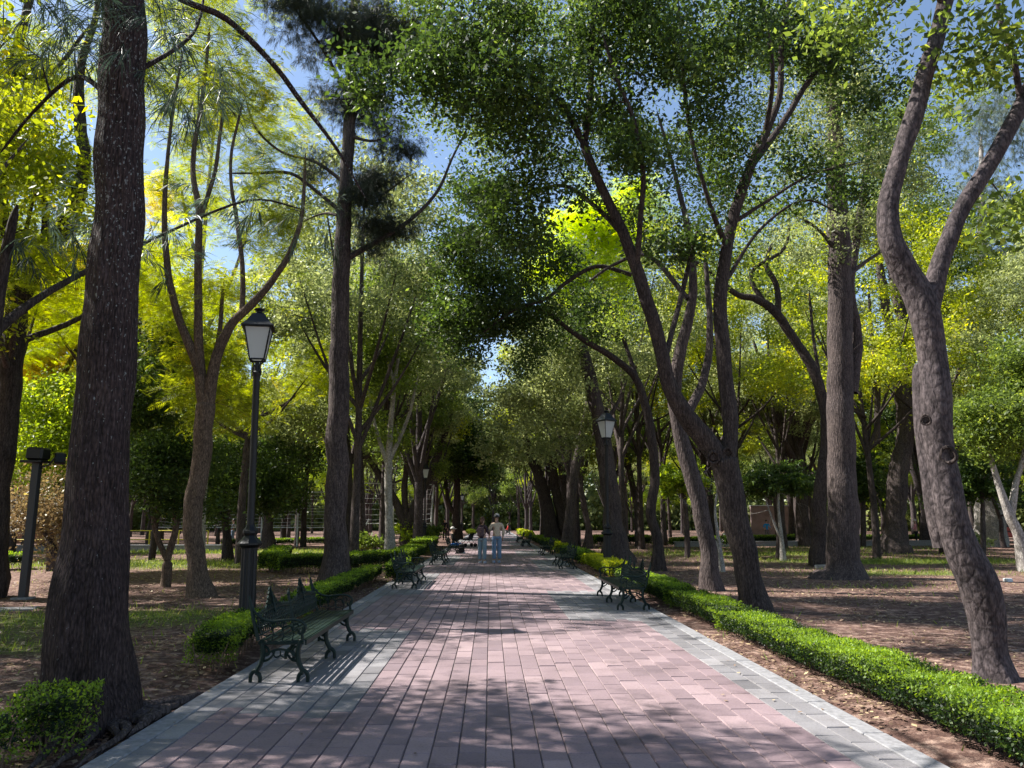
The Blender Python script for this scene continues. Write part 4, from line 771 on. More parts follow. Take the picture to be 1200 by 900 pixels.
# ================================================================== hedges
def hedge(label, segs, h, w, mt='hedge', leaf=.028, dens=1., legs=True, name='hedge', z0=.09, group=None, wob=.03):
    """segs: polyline of ground points (x, y) along the middle; h height, w width"""
    p = np.array(segs, float); L = np.linalg.norm(np.diff(p, axis=0), axis=1); cum = np.r_[0, np.cumsum(L)]; tot = cum[-1]
    o0 = (p[0][0], p[0][1], ground_z(p[0][0], p[0][1])); e = empty(name, o0); tag(e, label, 'hedge', group)
    zb = h * z0 / .3 if legs else .0
    per = 2 * (h - zb) + w; n = int(tot * per / (leaf * leaf * .30) * 1.7 * dens); n = min(n, 150000)
    s_ = rng.uniform(0, tot, n); q = rng.uniform(0, per, n); 
    cx_ = np.interp(s_, cum, p[:, 0]); cy2 = np.interp(s_, cum, p[:, 1]); k = np.clip(np.searchsorted(cum, s_) - 1, 0, len(L) - 1)
    dr = unit(np.diff(p, axis=0))[k]; nr = np.c_[dr[:, 1], -dr[:, 0]]
    side = np.where(q < (h - zb), -1, np.where(q < (h - zb) + w, 0, 1))
    a = np.where(side == -1, -w / 2, np.where(side == 0, q - (h - zb) - w / 2, w / 2)); z = np.where(side == -1, zb + q, np.where(side == 0, h, zb + per - q))
    # ends
    ends = rng.random(n) < (w / (tot + w)) * 1.2; s_end = rng.random(n) < .5
    a = np.where(ends, rng.uniform(-w / 2, w / 2, n), a); z = np.where(ends, rng.uniform(zb, h, n), z)
    cx_ = np.where(ends, np.where(s_end, p[0][0], p[-1][0]), cx_); cy2 = np.where(ends, np.where(s_end, p[0][1], p[-1][1]), cy2)
    bump = np.array([noise.noise(Vector((x_ * 2.6, y_ * 2.6, z_ * 3))) for x_, y_, z_ in zip(cx_, cy2, z)])
    dep = rng.exponential(.025, n); 
    # rounded shoulders
    inn = dep + wob * .8 - bump * wob * 2
    up = side == 0
    rnd = np.where(up, np.maximum(0, np.abs(a) / (w / 2) - .8) ** 2 * .3 * w, 0)
    rnd_s = np.where(~up, np.maximum(0, (z - zb) / (h - zb) - .85) ** 2 * .5 * w * .4, 0) + np.where(~up, np.maximum(0, .3 - (z - zb) / (h - zb)) * w * .3, 0)
    ai = a - np.sign(a) * np.where(up, 0, inn + rnd_s) ; zi = z - np.where(up, inn + rnd, 0)
    c = np.c_[cx_ + nr[:, 0] * ai, cy2 + nr[:, 1] * ai, zi]
    c[:, 2] += np.array([ground_z(x_, y_) for x_, y_ in zip(c[::1, 0], c[::1, 1])]) if n < 160000 else 0
    c += rng.normal(size=c.shape) * leaf * .4
    outw = np.c_[nr * np.sign(a)[:, None] * (~up)[:, None], up * 1.0] * .6 + rng.normal(size=(n, 3)) * .8; outw[:, 2] += .35
    v = leaf_quads(c, leaf, .55, up=.5, dirs=outw)
    # shade painted into the side and inner leaf tones; young bright growth on top
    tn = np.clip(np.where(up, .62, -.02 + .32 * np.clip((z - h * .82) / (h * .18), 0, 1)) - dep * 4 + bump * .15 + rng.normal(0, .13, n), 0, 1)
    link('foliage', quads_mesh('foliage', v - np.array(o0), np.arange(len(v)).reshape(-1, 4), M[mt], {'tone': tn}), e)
    mb = MB(); cnt = int(tot / .16) + 1
    for i in range(min(cnt, 260)):
        t = (i + random.uniform(.2, .8)) / cnt * tot; x_ = np.interp(t, cum, p[:, 0]) - o0[0]; y_ = np.interp(t, cum, p[:, 1]) - o0[1]
        for _ in range(2):
            ox, oy = random.uniform(-w, w) * .28, random.uniform(-.08, .08)
            mb.tube([(x_ + ox * .6, y_ + oy, -.05), (x_ + ox, y_ + oy * 1.5, h * .35), (x_ + ox * 1.5 + random.uniform(-.05, .05), y_ + oy * 2, h * .78)], [.009, .007, .004], 4)
    st = mb.build('stems', M['twig'], e); st['kind'] = 'stuff'
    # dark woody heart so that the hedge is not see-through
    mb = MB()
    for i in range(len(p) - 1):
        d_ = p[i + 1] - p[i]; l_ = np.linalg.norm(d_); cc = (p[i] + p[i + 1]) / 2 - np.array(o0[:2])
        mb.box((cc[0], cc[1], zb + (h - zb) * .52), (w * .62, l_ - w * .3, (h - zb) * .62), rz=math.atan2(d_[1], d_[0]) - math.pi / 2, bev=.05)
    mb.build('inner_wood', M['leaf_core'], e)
    return e
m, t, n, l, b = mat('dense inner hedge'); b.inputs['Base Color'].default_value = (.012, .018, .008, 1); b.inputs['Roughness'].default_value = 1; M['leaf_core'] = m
def gl(*pix): return [tuple(ground(px, py)[:2]) for px, py in pix]
x1 = ground(1040, 830)[0] - .09                                        # inner foot of the long hedge
HW = .66; xm = x1 + HW / 2
yb = lambda py: ground(900, py)[1]
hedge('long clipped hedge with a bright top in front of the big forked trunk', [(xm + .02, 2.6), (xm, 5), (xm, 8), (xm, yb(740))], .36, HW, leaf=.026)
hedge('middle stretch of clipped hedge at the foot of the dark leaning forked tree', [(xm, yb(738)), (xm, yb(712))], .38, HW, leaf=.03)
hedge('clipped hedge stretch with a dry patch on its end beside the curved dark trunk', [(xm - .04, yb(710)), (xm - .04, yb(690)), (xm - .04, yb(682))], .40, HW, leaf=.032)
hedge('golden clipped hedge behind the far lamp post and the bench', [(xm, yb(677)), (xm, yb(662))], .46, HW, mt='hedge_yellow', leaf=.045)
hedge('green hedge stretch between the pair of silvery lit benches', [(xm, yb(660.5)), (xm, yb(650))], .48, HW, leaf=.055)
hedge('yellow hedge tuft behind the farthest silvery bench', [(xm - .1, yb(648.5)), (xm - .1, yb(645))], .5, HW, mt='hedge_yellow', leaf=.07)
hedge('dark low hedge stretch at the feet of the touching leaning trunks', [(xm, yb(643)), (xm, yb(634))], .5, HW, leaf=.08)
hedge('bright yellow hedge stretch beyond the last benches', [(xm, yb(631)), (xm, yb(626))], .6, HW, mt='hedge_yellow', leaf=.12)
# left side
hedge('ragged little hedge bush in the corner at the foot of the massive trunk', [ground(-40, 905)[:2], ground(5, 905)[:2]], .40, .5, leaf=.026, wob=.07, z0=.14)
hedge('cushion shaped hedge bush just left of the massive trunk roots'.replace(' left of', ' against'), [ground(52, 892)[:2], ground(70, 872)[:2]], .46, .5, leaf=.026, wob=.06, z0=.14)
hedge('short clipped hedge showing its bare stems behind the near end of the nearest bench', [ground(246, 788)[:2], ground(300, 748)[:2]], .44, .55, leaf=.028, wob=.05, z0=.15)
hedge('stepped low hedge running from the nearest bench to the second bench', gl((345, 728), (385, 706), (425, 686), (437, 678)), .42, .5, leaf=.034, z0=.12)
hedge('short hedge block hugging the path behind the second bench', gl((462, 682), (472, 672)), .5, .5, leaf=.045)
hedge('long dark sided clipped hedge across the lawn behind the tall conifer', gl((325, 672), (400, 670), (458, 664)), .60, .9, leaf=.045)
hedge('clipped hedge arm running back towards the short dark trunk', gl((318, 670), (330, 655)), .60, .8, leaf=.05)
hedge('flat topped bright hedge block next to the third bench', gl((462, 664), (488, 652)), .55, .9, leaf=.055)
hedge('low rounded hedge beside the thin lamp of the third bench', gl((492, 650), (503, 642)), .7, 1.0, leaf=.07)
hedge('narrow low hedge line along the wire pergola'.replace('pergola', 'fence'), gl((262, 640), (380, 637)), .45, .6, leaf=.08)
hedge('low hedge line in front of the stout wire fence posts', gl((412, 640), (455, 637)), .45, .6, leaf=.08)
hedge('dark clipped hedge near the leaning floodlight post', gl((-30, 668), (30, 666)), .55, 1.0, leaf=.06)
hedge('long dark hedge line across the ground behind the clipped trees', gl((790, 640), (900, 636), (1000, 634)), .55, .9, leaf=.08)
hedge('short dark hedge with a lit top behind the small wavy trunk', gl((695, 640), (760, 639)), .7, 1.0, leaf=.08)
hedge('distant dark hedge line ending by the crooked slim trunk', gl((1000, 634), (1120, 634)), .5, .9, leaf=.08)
for (px, py), lab, mt_ in (((508, 640), 'small leafy shrub beside the seated person', 'leaf_mid'), ((482, 640), 'leafy shrub with bright tips behind the third bench', 'leaf_lime'), ((440, 652), 'small shrub behind the long dark sided hedge', 'leaf_mid'), ((1140, 652), 'low grey green shrub with spreading sprays on the far ground', 'leaf_grey'), ((865, 645), 'dark rounded shrub beyond the thin pale sapling', 'leaf_dark')):
    tree('shrub', lab, (px, py), [[(px, py + 2, 0, 3), (px, py - 14, 0, 2)]], [(px, py - 14, 0, 16, 12, 2)], 'bark_brown', 'leaf', mt=mt_, lai=1.6, sig=.2, cat='shrub')

# ================================================================== surface roots and ground cover
mb = MB(); random.seed(5)
g = ground(112, 842)
for k in range(16):
    a = R(random.uniform(-75, 40)); p0 = np.array([g[0] + .42 * math.cos(a) - .1, g[1] + .42 * math.sin(a) + .05, .02]); pts = [p0]
    L = random.uniform(.5, 1.3); 
    for j in range(1, 6):
        a += random.uniform(-.35, .35); q = pts[-1] + np.array([math.cos(a), math.sin(a), 0]) * L / 5; q[2] = .0 + .018 * random.random() + .02 * (j < 3) - (.04 if j == 5 else 0); q[0] = min(q[0], XL - .05); pts.append(q)
    mb.tube(catmull(pts, 4), np.linspace(random.uniform(.035, .07), .012, 21), 7, rough=.5)
o = mb.build('surface_roots', M['root']); trunk1 = [q for q in bpy.data.objects if q.get('label', '').startswith('massive furrowed')][0]
o.parent = trunk1; o.location = -Vector(trunk1.location)
def scatter(n, x0, x1, y0, y1, avoid=True):
    x = rng.uniform(x0, x1, n); y = y0 + (y1 - y0) * rng.random(n) ** 1.5
    if avoid: k = (x < XL - .04) | (x > XR + .04); x, y = x[k], y[k]
    return x, y
x, y = scatter(170000, -13, 14, 3.2, 30)
dn = np.array([noise.noise(Vector((a * .8, b_ * .8, 2))) for a, b_ in zip(x, y)]); keep = rng.random(len(x)) < .45 + dn * 1.1; x, y = x[keep], y[keep]
z = np.array([ground_z(a, b_) for a, b_ in zip(x, y)]) + .012
c = np.c_[x, y, z]; sz = .055; v = leaf_quads(c, sz, .5, up=3.5, jitter=.6)
v[:, 2] = np.maximum(v[:, 2], np.repeat(z, 4) - .008)
tag(link('fallen_leaves', quads_mesh('fallen_leaves', v, np.arange(len(v)).reshape(-1, 4), M['litter'], {'tone': np.clip(rng.normal(.55, .33, len(c)), 0, 1)})), 'dry fallen leaves scattered over the bare earth', 'leaf litter', kind='stuff')
mb = MB()
for _ in range(420):
    x_, y_ = random.uniform(-10, 12), 4 + 16 * random.random() ** 1.4
    if XL - .1 < x_ < XR + .1: continue
    z_ = ground_z(x_, y_) + .012; a_ = random.uniform(0, 3.14); L_ = random.uniform(.06, .3); mb.tube([(x_, y_, z_), (x_ + L_ * .5 * math.cos(a_), y_ + L_ * .5 * math.sin(a_), z_ + .01), (x_ + L_ * math.cos(a_ + .3), y_ + L_ * math.sin(a_ + .3), z_)], [.005, .004, .002], 4)
tag(mb.build('fallen_twigs', M['twig']), 'small dry twigs lying over the bare earth', 'twigs', kind='stuff')
x, y = rng.uniform(XL, XR, 900), 4 + 26 * rng.random(900) ** 1.4; wgt = np.minimum(np.abs(x - XL), np.abs(x - XR)); k = rng.random(900) < np.exp(-wgt / .35) * .9 + .05; x, y = x[k], y[k]
c = np.c_[x, y, np.full(len(x), .012)]; v = leaf_quads(c, .045, .5, up=6, jitter=.5); v[:, 2] = np.maximum(v[:, 2], .012)
tag(link('fallen_leaves', quads_mesh('path_leaves', v, np.arange(len(v)).reshape(-1, 4), M['litter'], {'tone': np.clip(rng.normal(.6, .25, len(c)), 0, 1)})), 'a few dry leaves lying on the pavers', 'leaf litter', kind='stuff')
x, y = scatter(1100000, -26, 28, 4, 48); k = rng.random(len(x)) < (grass_amount(x, y) * 1.5) ** 2 * .55 + .004
x, y = x[k], y[k]; x, y = x[:160000], y[:160000]
z = np.array([ground_z(a, b_) for a, b_ in zip(x, y)]); c = np.c_[x, y, z]; d = rng.normal(size=(len(c), 3)) * .6; d[:, 2] = 1; d = unit(d)
s_ = unit(np.cross(d, rng.normal(size=d.shape))); L = (.05 * rng.uniform(.5, 1.5, len(c)) * (1 + y / 25))[:, None]; w_ = L * .08
v = np.stack([c - s_ * w_, c + s_ * w_, c + d * L + s_ * w_ * .3, c + d * L - s_ * w_ * .3], 1).reshape(-1, 3)
tag(link('grass', quads_mesh('grass', v, np.arange(len(v)).reshape(-1, 4), M['grass'], {'tone': np.clip(rng.normal(.45, .25, len(c)), 0, 1)})), 'thin short grass growing in patches', 'grass', kind='stuff')

# ================================================================== benches of cast iron
BL = 2.62; SH = .40; BW = .50
def make_bench():
    """faces +x, length along +y, origin on the ground at the near back corner"""
    e = empty('park_bench', (0, 0, 0)); T = .030
    for yy in (0., BL / 2, BL):
        mb = MB(); P = lambda pts, r, n=7: mb.tube(catmull([(a, yy, b_) for a, b_ in pts], 5), np.linspace(r[0], r[1], (len(pts) - 1) * 5 + 1), n)
        for s_, x0 in ((1, BW - .06), (-1, .06)):                # two curved legs, each ending in an arched claw
            P([(x0 + .0 * s_, SH - .02), (x0 - .015 * s_, SH - .12), (x0 + .00 * s_, .19), (x0 + .035 * s_, .12), (x0 + .045 * s_, .09)], (.027, .024))
            P([(x0 + .045 * s_, .09), (x0 + .015 * s_, .075), (x0 + .0 * s_, .035), (x0 + .004 * s_, .0)], (.022, .019))
            P([(x0 + .02 * s_, .115), (x0 + .065 * s_, .105), (x0 + .095 * s_, .065), (x0 + .098 * s_, .0)], (.022, .018))
            P([(x0 - .01 * s_, SH - .05), (x0 - .055 * s_, SH - .07), (x0 - .075 * s_, SH - .12), (x0 - .045 * s_, SH - .145), (x0 - .025 * s_, SH - .11)], (.013, .010), 5)
            P([(x0 - .01 * s_, .20), (x0 - .07 * s_, .215), (x0 - .115 * s_, .26), (x0 - .13 * s_, .30)], (.014, .011), 5)
        P([(.10, SH - .13), (.17, SH - .10), (BW / 2, SH - .085), (BW - .17, SH - .10), (BW - .10, SH - .13)], (.012, .012))
        P([(.17, SH - .11), (.20, SH - .16), (.245, SH - .145), (.25, SH - .10)], (.008, .008), 5); P([(BW - .17, SH - .11), (BW - .20, SH - .16), (BW - .245, SH - .145), (.25, SH - .10)], (.008, .008), 5)
        mb.box((BW / 2, yy, SH - .022), (BW - .04, T, .035), bev=.006)
        mb.build('leg_frame', M['iron'], e)
    mb = MB()
    for i in range(7): mb.box((.06 + i * .066, BL / 2, SH + .004 - .012 * math.sin(math.pi * i / 6)), (.05, BL + .02, .014), bev=.004)
    st = mb.build('seat', M['iron'], e)
    mb = MB(); mb.box((BW + .0, BL / 2, SH - .018), (.022, BL + .02, .055), bev=.008); mb.build('seat_edge', M['iron'], e)
    lean = .22
    B = lambda y_, z_, c=0: (.03 - (z_ - SH) * lean + c, y_, z_)  # on the leaning plane of the back
    for k in range(2):
        mb = MB(); y0, y1 = k * BL / 2 + .03, (k + 1) * BL / 2 - .03; W_ = y1 - y0
        top = lambda y_: .615 + .045 * math.sin(math.pi * (y_ - y0) / W_)
        for z_ in (SH + .05, SH + .135, SH + .205): mb.tube([B(y0, z_), B(y1, z_)], [.008, .008], 6)
        mb.tube([B(y0 + W_ * t, top(y0 + W_ * t)) for t in np.linspace(0, 1, 9)], [.012] * 9, 6)
        n_ = 19
        for i in range(n_):
            y_ = y0 + W_ * (i + .5) / n_; zt = top(y_)
            mb.tube([B(y_, SH + .04), B(y_, SH + .11), B(y_, SH + .135), B(y_, zt - .02), B(y_, zt + .02)], [.006, .0085, .012, .0085, .004], 5)
            if i % 2: mb.lathe([(.001, -.018), (.014, -.006), (.014, .006), (.001, .018)], B(y_, SH + .165), 6)
            mb.lathe([(.009, -.01), (.013, .0), (.007, .018), (.001, .03)], B(y_, zt + .02), 5)
        mb.build('back_panel', M['iron'], e)
        # serrated gothic leaf rising from the panel
        mb = MB(); yc = y0 + W_ * .5; hw = .36; zb, zt = .60, .875; L_, R_ = [], []
        prof = [(1.0, 0), (.86, .10), (.90, .14), (.70, .24), (.74, .29), (.52, .40), (.56, .45), (.36, .56), (.40, .61), (.22, .72), (.25, .77), (.11, .88), (.13, .91), (.03, 1)]
        for w_, t in prof: R_.append((yc + hw * w_, zb + (zt - zb) * t)); L_.append((yc - hw * w_, zb + (zt - zb) * t))
        poly = R_ + L_[::-1]
        mb.prism(poly, .016, lambda a, b_, c: (.03 - (b_ - SH) * lean + c - .012, a, b_))
        mb.tube([B(yc, zb, .01), B(yc, zt + .015, .0)], [.014, .006], 6)
        for w_, t in prof[1:10:2]:
            for s_ in (-1, 1): mb.tube([B(yc, zb + (zt - zb) * max(0, t - .12), .006), B(yc + s_ * hw * w_ * .92, zb + (zt - zb) * t, .004)], [.006, .004], 4)
        mb.build('back_crest', M['iron'], e)
    mb = MB()
    mb.tube([B(BL / 2, SH), B(BL / 2, .74)], [.02, .017], 8); mb.lathe([(.012, 0), (.024, .012), (.022, .03), (.008, .05), (.012, .058), (.001, .085)], B(BL / 2, .73), 8)
    mb.build('middle_post', M['iron'], e)
    for yy in (0., BL):
        mb = MB()
        P = lambda pts, r, n=7: mb.tube(catmull([(a, yy, b_) for a, b_ in pts], 5), np.linspace(r[0], r[1], (len(pts) - 1) * 5 + 1), n)
        P([(-.10, .84), (-.075, .76), (-.03, .68), (.05, .615), (.15, .59), (.27, .60), (.38, .605), (.455, .58), (.49, .53), (.47, .475), (.43, .47), (.425, .505)], (.012, .014))
        P([(-.09, .80), (-.04, .60), (.02, SH)], (.017, .02)); P([(.47, .53), (.46, .46), (BW - .03, SH)], (.014, .016))
        for cx_, cz, rr_ in ((.10, .50, .055), (.21, .50, .05), (.31, .49, .055), (.39, .535, .03), (.03, .565, .035), (.155, .555, .022), (.26, .555, .022), (-.01, .65, .022)):
            P([(cx_ + rr_ * math.cos(a), cz + rr_ * math.sin(a)) for a in np.linspace(0, 5.6, 8)], (.008, .006), 5)
        for x_ in (.155, .26, .36): P([(x_, SH), (x_ + .01, .47), (x_, .59)], (.006, .006), 5)
        mb.build('armrest', M['iron'], e)
    return e
bench0 = make_bench()
bl = ground(289, 801)[0] + .06
BENCH = [((bl, ground(289, 800)[1]), 1, 'nearest dark green cast iron bench beside the big lamp post'),
         ((bl + .05, ground(462, 690)[1]), 1, 'second cast iron bench, in front of the slim pale trunk'),
         ((bl + .15, ground(502, 662)[1]), 1, 'third cast iron bench, standing just before the seated person'),
         ((bl + .2, ground(522, 649)[1]), 1, 'cast iron bench carrying the seated person in blue trousers'),
         ((ground(757, 715)[0] + .02, ground(757, 715)[1]), -1, 'near cast iron bench of the hedge side, silhouetted against the long hedge'),
         ((ground(674, 667)[0], ground(674, 667)[1]), -1, 'silvery lit cast iron bench in front of the golden hedge'),
         ((ground(656, 655)[0], ground(656, 651)[1]), -1, 'silvery lit cast iron bench one place beyond the golden hedge'),
         ((2.55, ground(656, 641)[1]), -1, 'dark cast iron bench by the touching leaning trunks'),
         ((2.55, ground(656, 636)[1]), -1, 'small dark cast iron bench just beyond the touching leaning trunks'),
         ((2.4, ground(601, 626.5)[1]), -1, 'farthest cast iron bench with the person in red')]
for i, ((x, y), s_, lab) in enumerate(BENCH):
    o = bench0 if i == 0 else copy_tree(bench0)
    o.location = (x, y, .004) if s_ > 0 else (x, y + BL, .004); o.rotation_euler = (0, 0, 0 if s_ > 0 else math.pi)
    tag(o, lab, 'bench', 'ornate cast iron benches along the path')

# ================================================================== lamp posts
def make_lamp(H=5.40):
    e = empty('street_lamp', (0, 0, 0)); gb = H - 1.02
    mb = MB(); mb.lathe([(.20, -.05), (.20, .05), (.17, .09), (.155, .12), (.15, .16)], sides=24); mb.lathe([(.135, .16), (.125, .25), (.12, 1.12), (.125, 1.2)], sides=48, lobes=12, amp=.06)
    mb.lathe([(.13, 1.2), (.20, 1.25), (.20, 1.28), (.12, 1.36), (.10, 1.40), (.125, 1.44), (.125, 1.48), (.08, 1.54), (.07, 1.58)], sides=8)
    mb.build('base', M['black'], e, angle=30)
    mb = MB(); mb.lathe([(.062, 1.56), (.056, gb - .35), (.06, gb - .33), (.06, gb - .28), (.075, gb - .26), (.075, gb - .22), (.05, gb - .2), (.045, gb - .1)], sides=16); mb.build('pole', M['black'], e)
    mb = MB()
    for a in range(4):
        c, s_ = math.cos(a * math.pi / 2 + math.pi / 4), math.sin(a * math.pi / 2 + math.pi / 4)
        mb.tube(catmull([(c * r, s_ * r, z) for r, z in ((.04, gb - .26), (.09, gb - .2), (.07, gb - .11), (.10, gb - .04), (.165, gb + .0))], 4), [.012] * 17, 6)
    mb.box((0, 0, gb - .1), (.07, .07, .14), bev=.01)
    mb.build('bracket', M['black'], e)
    b0, b1 = .118, .215; z0, z1 = gb, gb + .56                    # lantern body, half sizes
    mb = MB()
    for sx in (-1, 1):
        for sy_ in (-1, 1): mb.tube([(sx * b0, sy_ * b0, z0), (sx * b1, sy_ * b1, z1)], [.013, .013], 4)
    for z_, b_ in ((z0, b0), (z1, b1)):
        for k in range(4):
            c, s_ = round(math.cos(k * math.pi / 2)), round(math.sin(k * math.pi / 2)); mb.box((c * b_, s_ * b_, z_), (.024 if c else 2 * b_ + .03, .024 if s_ else 2 * b_ + .03, .026), bev=.003)
    mb.build('lantern_frame', M['black'], e, smooth=False)
    for k in range(4):
        c, s_ = math.cos(k * math.pi / 2), math.sin(k * math.pi / 2); q = []
        for b_, z_ in ((b0 - .008, z0 + .012), (b1 - .008, z1 - .012)):
            w_ = b_ - .006
            q += [(c * b_ - s_ * w_, s_ * b_ + c * w_, z_), (c * b_ + s_ * w_, s_ * b_ - c * w_, z_)]
        mb = MB(); inn = [(x * .985, y * .985, z) for x, y, z in q]
        mb.add(q + inn, [(0, 1, 3, 2), (4, 6, 7, 5), (0, 4, 5, 1), (2, 3, 7, 6), (0, 2, 6, 4), (1, 5, 7, 3)]); mb.build('glass_pane', M['milk'], e, smooth=False)
    mb = MB(); prof = [(b1 + .05, z1 + .0), (b1 + .05, z1 + .02), (b1 - .02, z1 + .09), (.10, z1 + .25), (.07, z1 + .27)]
    v = [(sx * r_, sy_ * r_, z_) for r_, z_ in prof for sx, sy_ in ((-1, -1), (1, -1), (1, 1), (-1, 1))]
    f = [(k * 4 + i, k * 4 + (i + 1) % 4, (k + 1) * 4 + (i + 1) % 4, (k + 1) * 4 + i) for k in range(4) for i in range(4)] + [(3, 2, 1, 0), (16, 17, 18, 19)]
    mb.add(v, f); rf = mb.build('lantern_roof', M['black'], e, smooth=False)
    mb = MB(); mb.lathe([(.085, z1 + .262), (.05, z1 + .29), (.05, z1 + .31), (.09, z1 + .335), (.09, z1 + .35), (.03, z1 + .375), (.001, z1 + .385)], sides=12); mb.build('finial', M['black'], rf)
    return e
lamp0 = make_lamp()
LAMP = [(289, 728, 12, 'nearest tall black lamp post with a four sided lantern behind the bench'), (712, 670, 30, 'black lamp post with a pale topped lantern in front of the broad leaning trunk'),
        (497, 641, 5, 'black lamp post with a small lantern beside the third bench'), (493, 630.5, 25, 'distant lamp post seen against the dark upright trunk'),
        (541, 625.5, 10, 'tiny distant lamp post near the thin dark tree'), (636, 629, 20, 'thin distant lamp post between two wavy trunks on the hedge side')]
for i, (px, py, rz, lab) in enumerate(LAMP):
    g = ground(px, py); o = lamp0 if i == 0 else copy_tree(lamp0); o.location = (g[0], g[1], ground_z(g[0], g[1])); o.rotation_euler = (0, R((-1.2, 1.0, 0, 0, 0, 0)[i]), R(rz)); tag(o, lab, 'lamp post', 'lantern lamp posts along the path')

# leaning square post with floodlights
g = ground(27, 701); e = empty('floodlight_post', (g[0], g[1], ground_z(g[0], g[1]))); tag(e, 'leaning square dark post with a boxy floodlight head on the bare lawn', 'floodlight')
tp = at(44, 541, g[1]); dx, dz = tp[0] - g[0], tp[2]
mb = MB(); mb.box((0, 0, 0), (.15, .15, dz + .0), bev=.008, ry=-0.); v = mb.v[0]; t = (v[:, 2] + dz / 2) / dz; v[:, 0] += t * dx; v[:, 2] += dz / 2; mb.build('post', M['darkmetal'], e, smooth=False)
mb = MB(); mb.box((0, 0, .02), (.34, .34, .05), bev=.01); mb.build('foot_plate', M['conc_dark'], e, smooth=False)
mb = MB(); mb.box((dx - .04, 0, dz + .02), (.46, .42, .05), bev=.01); mb.box((dx - .0, 0, dz + .19), (.36, .36, .28), bev=.04, ry=0.04); mb.build('lamp_head', M['black'], e)
mb = MB(); mb.tube([(dx + .05, 0, dz - .12), (dx + .3, -.05, dz - .04), (dx + .42, -.1, dz + .1)], [.02, .02, .02], 6); mb.box((dx + .42, .1, dz + .10), (.22, .12, .26), bev=.03, rz=.5, rx=-.3); mb.build('side_floodlight', M['black'], e)

# ================================================================== wire fences with tall white posts
def wire_fence(label, a, b, nposts, h, z0, nw, lean=0., braces=()):
    A = np.array(a); B_ = np.array(b); e = empty('wire_fence', (A[0], A[1], 0)); tag(e, label, 'fence'); d = B_ - A
    for i in range(nposts):
        q = d * i / (nposts - 1); mb = MB(); mb.tube([(q[0], q[1], -.05), (q[0] + lean * .3, q[1], h * .6), (q[0] + lean, q[1], h)], [.06, .055, .05], 8); mb.build('post', M['white_paint'], e)
        if i in braces: mb = MB(); mb.tube([(q[0] + .1, q[1], 0), (q[0] + 1.1, q[1], z0 + .3)], [.05, .05], 6); mb.build('brace', M['white_paint'], e)
    mb = MB()
    for k in range(nw):
        z_ = z0 + (h - z0) * k / (nw - 1); r_ = .035 if k in (0, nw - 1) else .011
        n_ = 12 * (nposts - 1); pts = []
        for j in range(n_ + 1):
            t = j / n_; s_ = (t * (nposts - 1)) % 1; sag = 0 if k in (0, nw - 1) else .05 * math.sin(math.pi * s_) * (1 + math.sin(k * 7.3)); pts.append((d[0] * t, d[1] * t, z_ - sag))
        mb.tube(pts, [r_] * len(pts), 5)
    mb.build('wires', M['white_paint'], e)
    return e
def gx_(px, Y): return at(px, 611, Y)[0]
wire_fence('wire fence of many white horizontal strands between stout pale posts behind the slim pale trunk', (gx_(413, 50), 50), (gx_(505, 52), 52), 3, 4.1, 1.45, 9, .15, (0,))
wire_fence('long white wire fence with slack tangled strands behind the near lamp post', (gx_(185, 52), 52), (gx_(392, 50), 50), 6, 3.5, 1.2, 12, -.2)
wire_fence('white wire fence by the reddish wall at the edge of the view', (gx_(-60, 50), 50), (gx_(75, 52), 52), 4, 3.0, 1.5, 5)
def rail(label, a, b, h, mt, n, name='railing'):
    e = empty(name, (a[0], a[1], 0)); tag(e, label, 'railing'); d = np.array(b) - np.array(a); mb = MB()
    for z_ in (h, h * .5): mb.tube([(0, 0, z_), (d[0], d[1], z_)], [.025, .025], 6)
    mb.build('rail', M[mt], e)
    for i in range(n): q = d * i / (n - 1); mb = MB(); mb.tube([(q[0], q[1], -.05), (q[0], q[1], h)], [.045, .045], 6); mb.build('post', M[mt], e)
rail('low yellow railing across the clearing behind the twin stemmed tree', (gx_(-30, 46), 46), (gx_(245, 46), 46), 1.05, 'yellow_paint', 9)
def wall(name, label, a, b, h, t, mt, cat='wall'):
    a, b = np.array(a), np.array(b); d = b - a; L = np.linalg.norm(d); e = empty(name, (a[0], a[1], 0)); tag(e, label, cat); rz = math.atan2(d[1], d[0])
    mb = MB(); mb.box((d[0] / 2, d[1] / 2, h / 2 - .05), (L, t, h), rz=rz, bev=.01); mb.build('wall_body', M[mt], e, smooth=False)
    mb = MB(); mb.box((d[0] / 2, d[1] / 2, h - .05 + .042), (L + .06, t + .1, .08), rz=rz, bev=.01); mb.build('coping', M['concrete'], e, smooth=False)
wall('low_wall', 'reddish plastered wall beyond the floodlight post', (gx_(-80, 58), 58), (gx_(56, 58), 58), 2.5, .25, 'brick_wall')
wall('low_wall', 'low pale concrete kerb wall across the lawn behind the twin stemmed tree', (gx_(-20, 43), 43), (gx_(262, 43), 43), .28, .4, 'concrete')
wall('low_wall', 'brown grey plastered wall beyond the person in the bright blue shirt', (gx_(880, 78), 78), (gx_(960, 78), 78), 3.2, .3, 'pink_wall')
wall('low_wall', 'low pale kerb wall at the far edge of the shaded earth', (gx_(790, 49), 49), (gx_(1140, 52), 52), .28, .4, 'concrete')
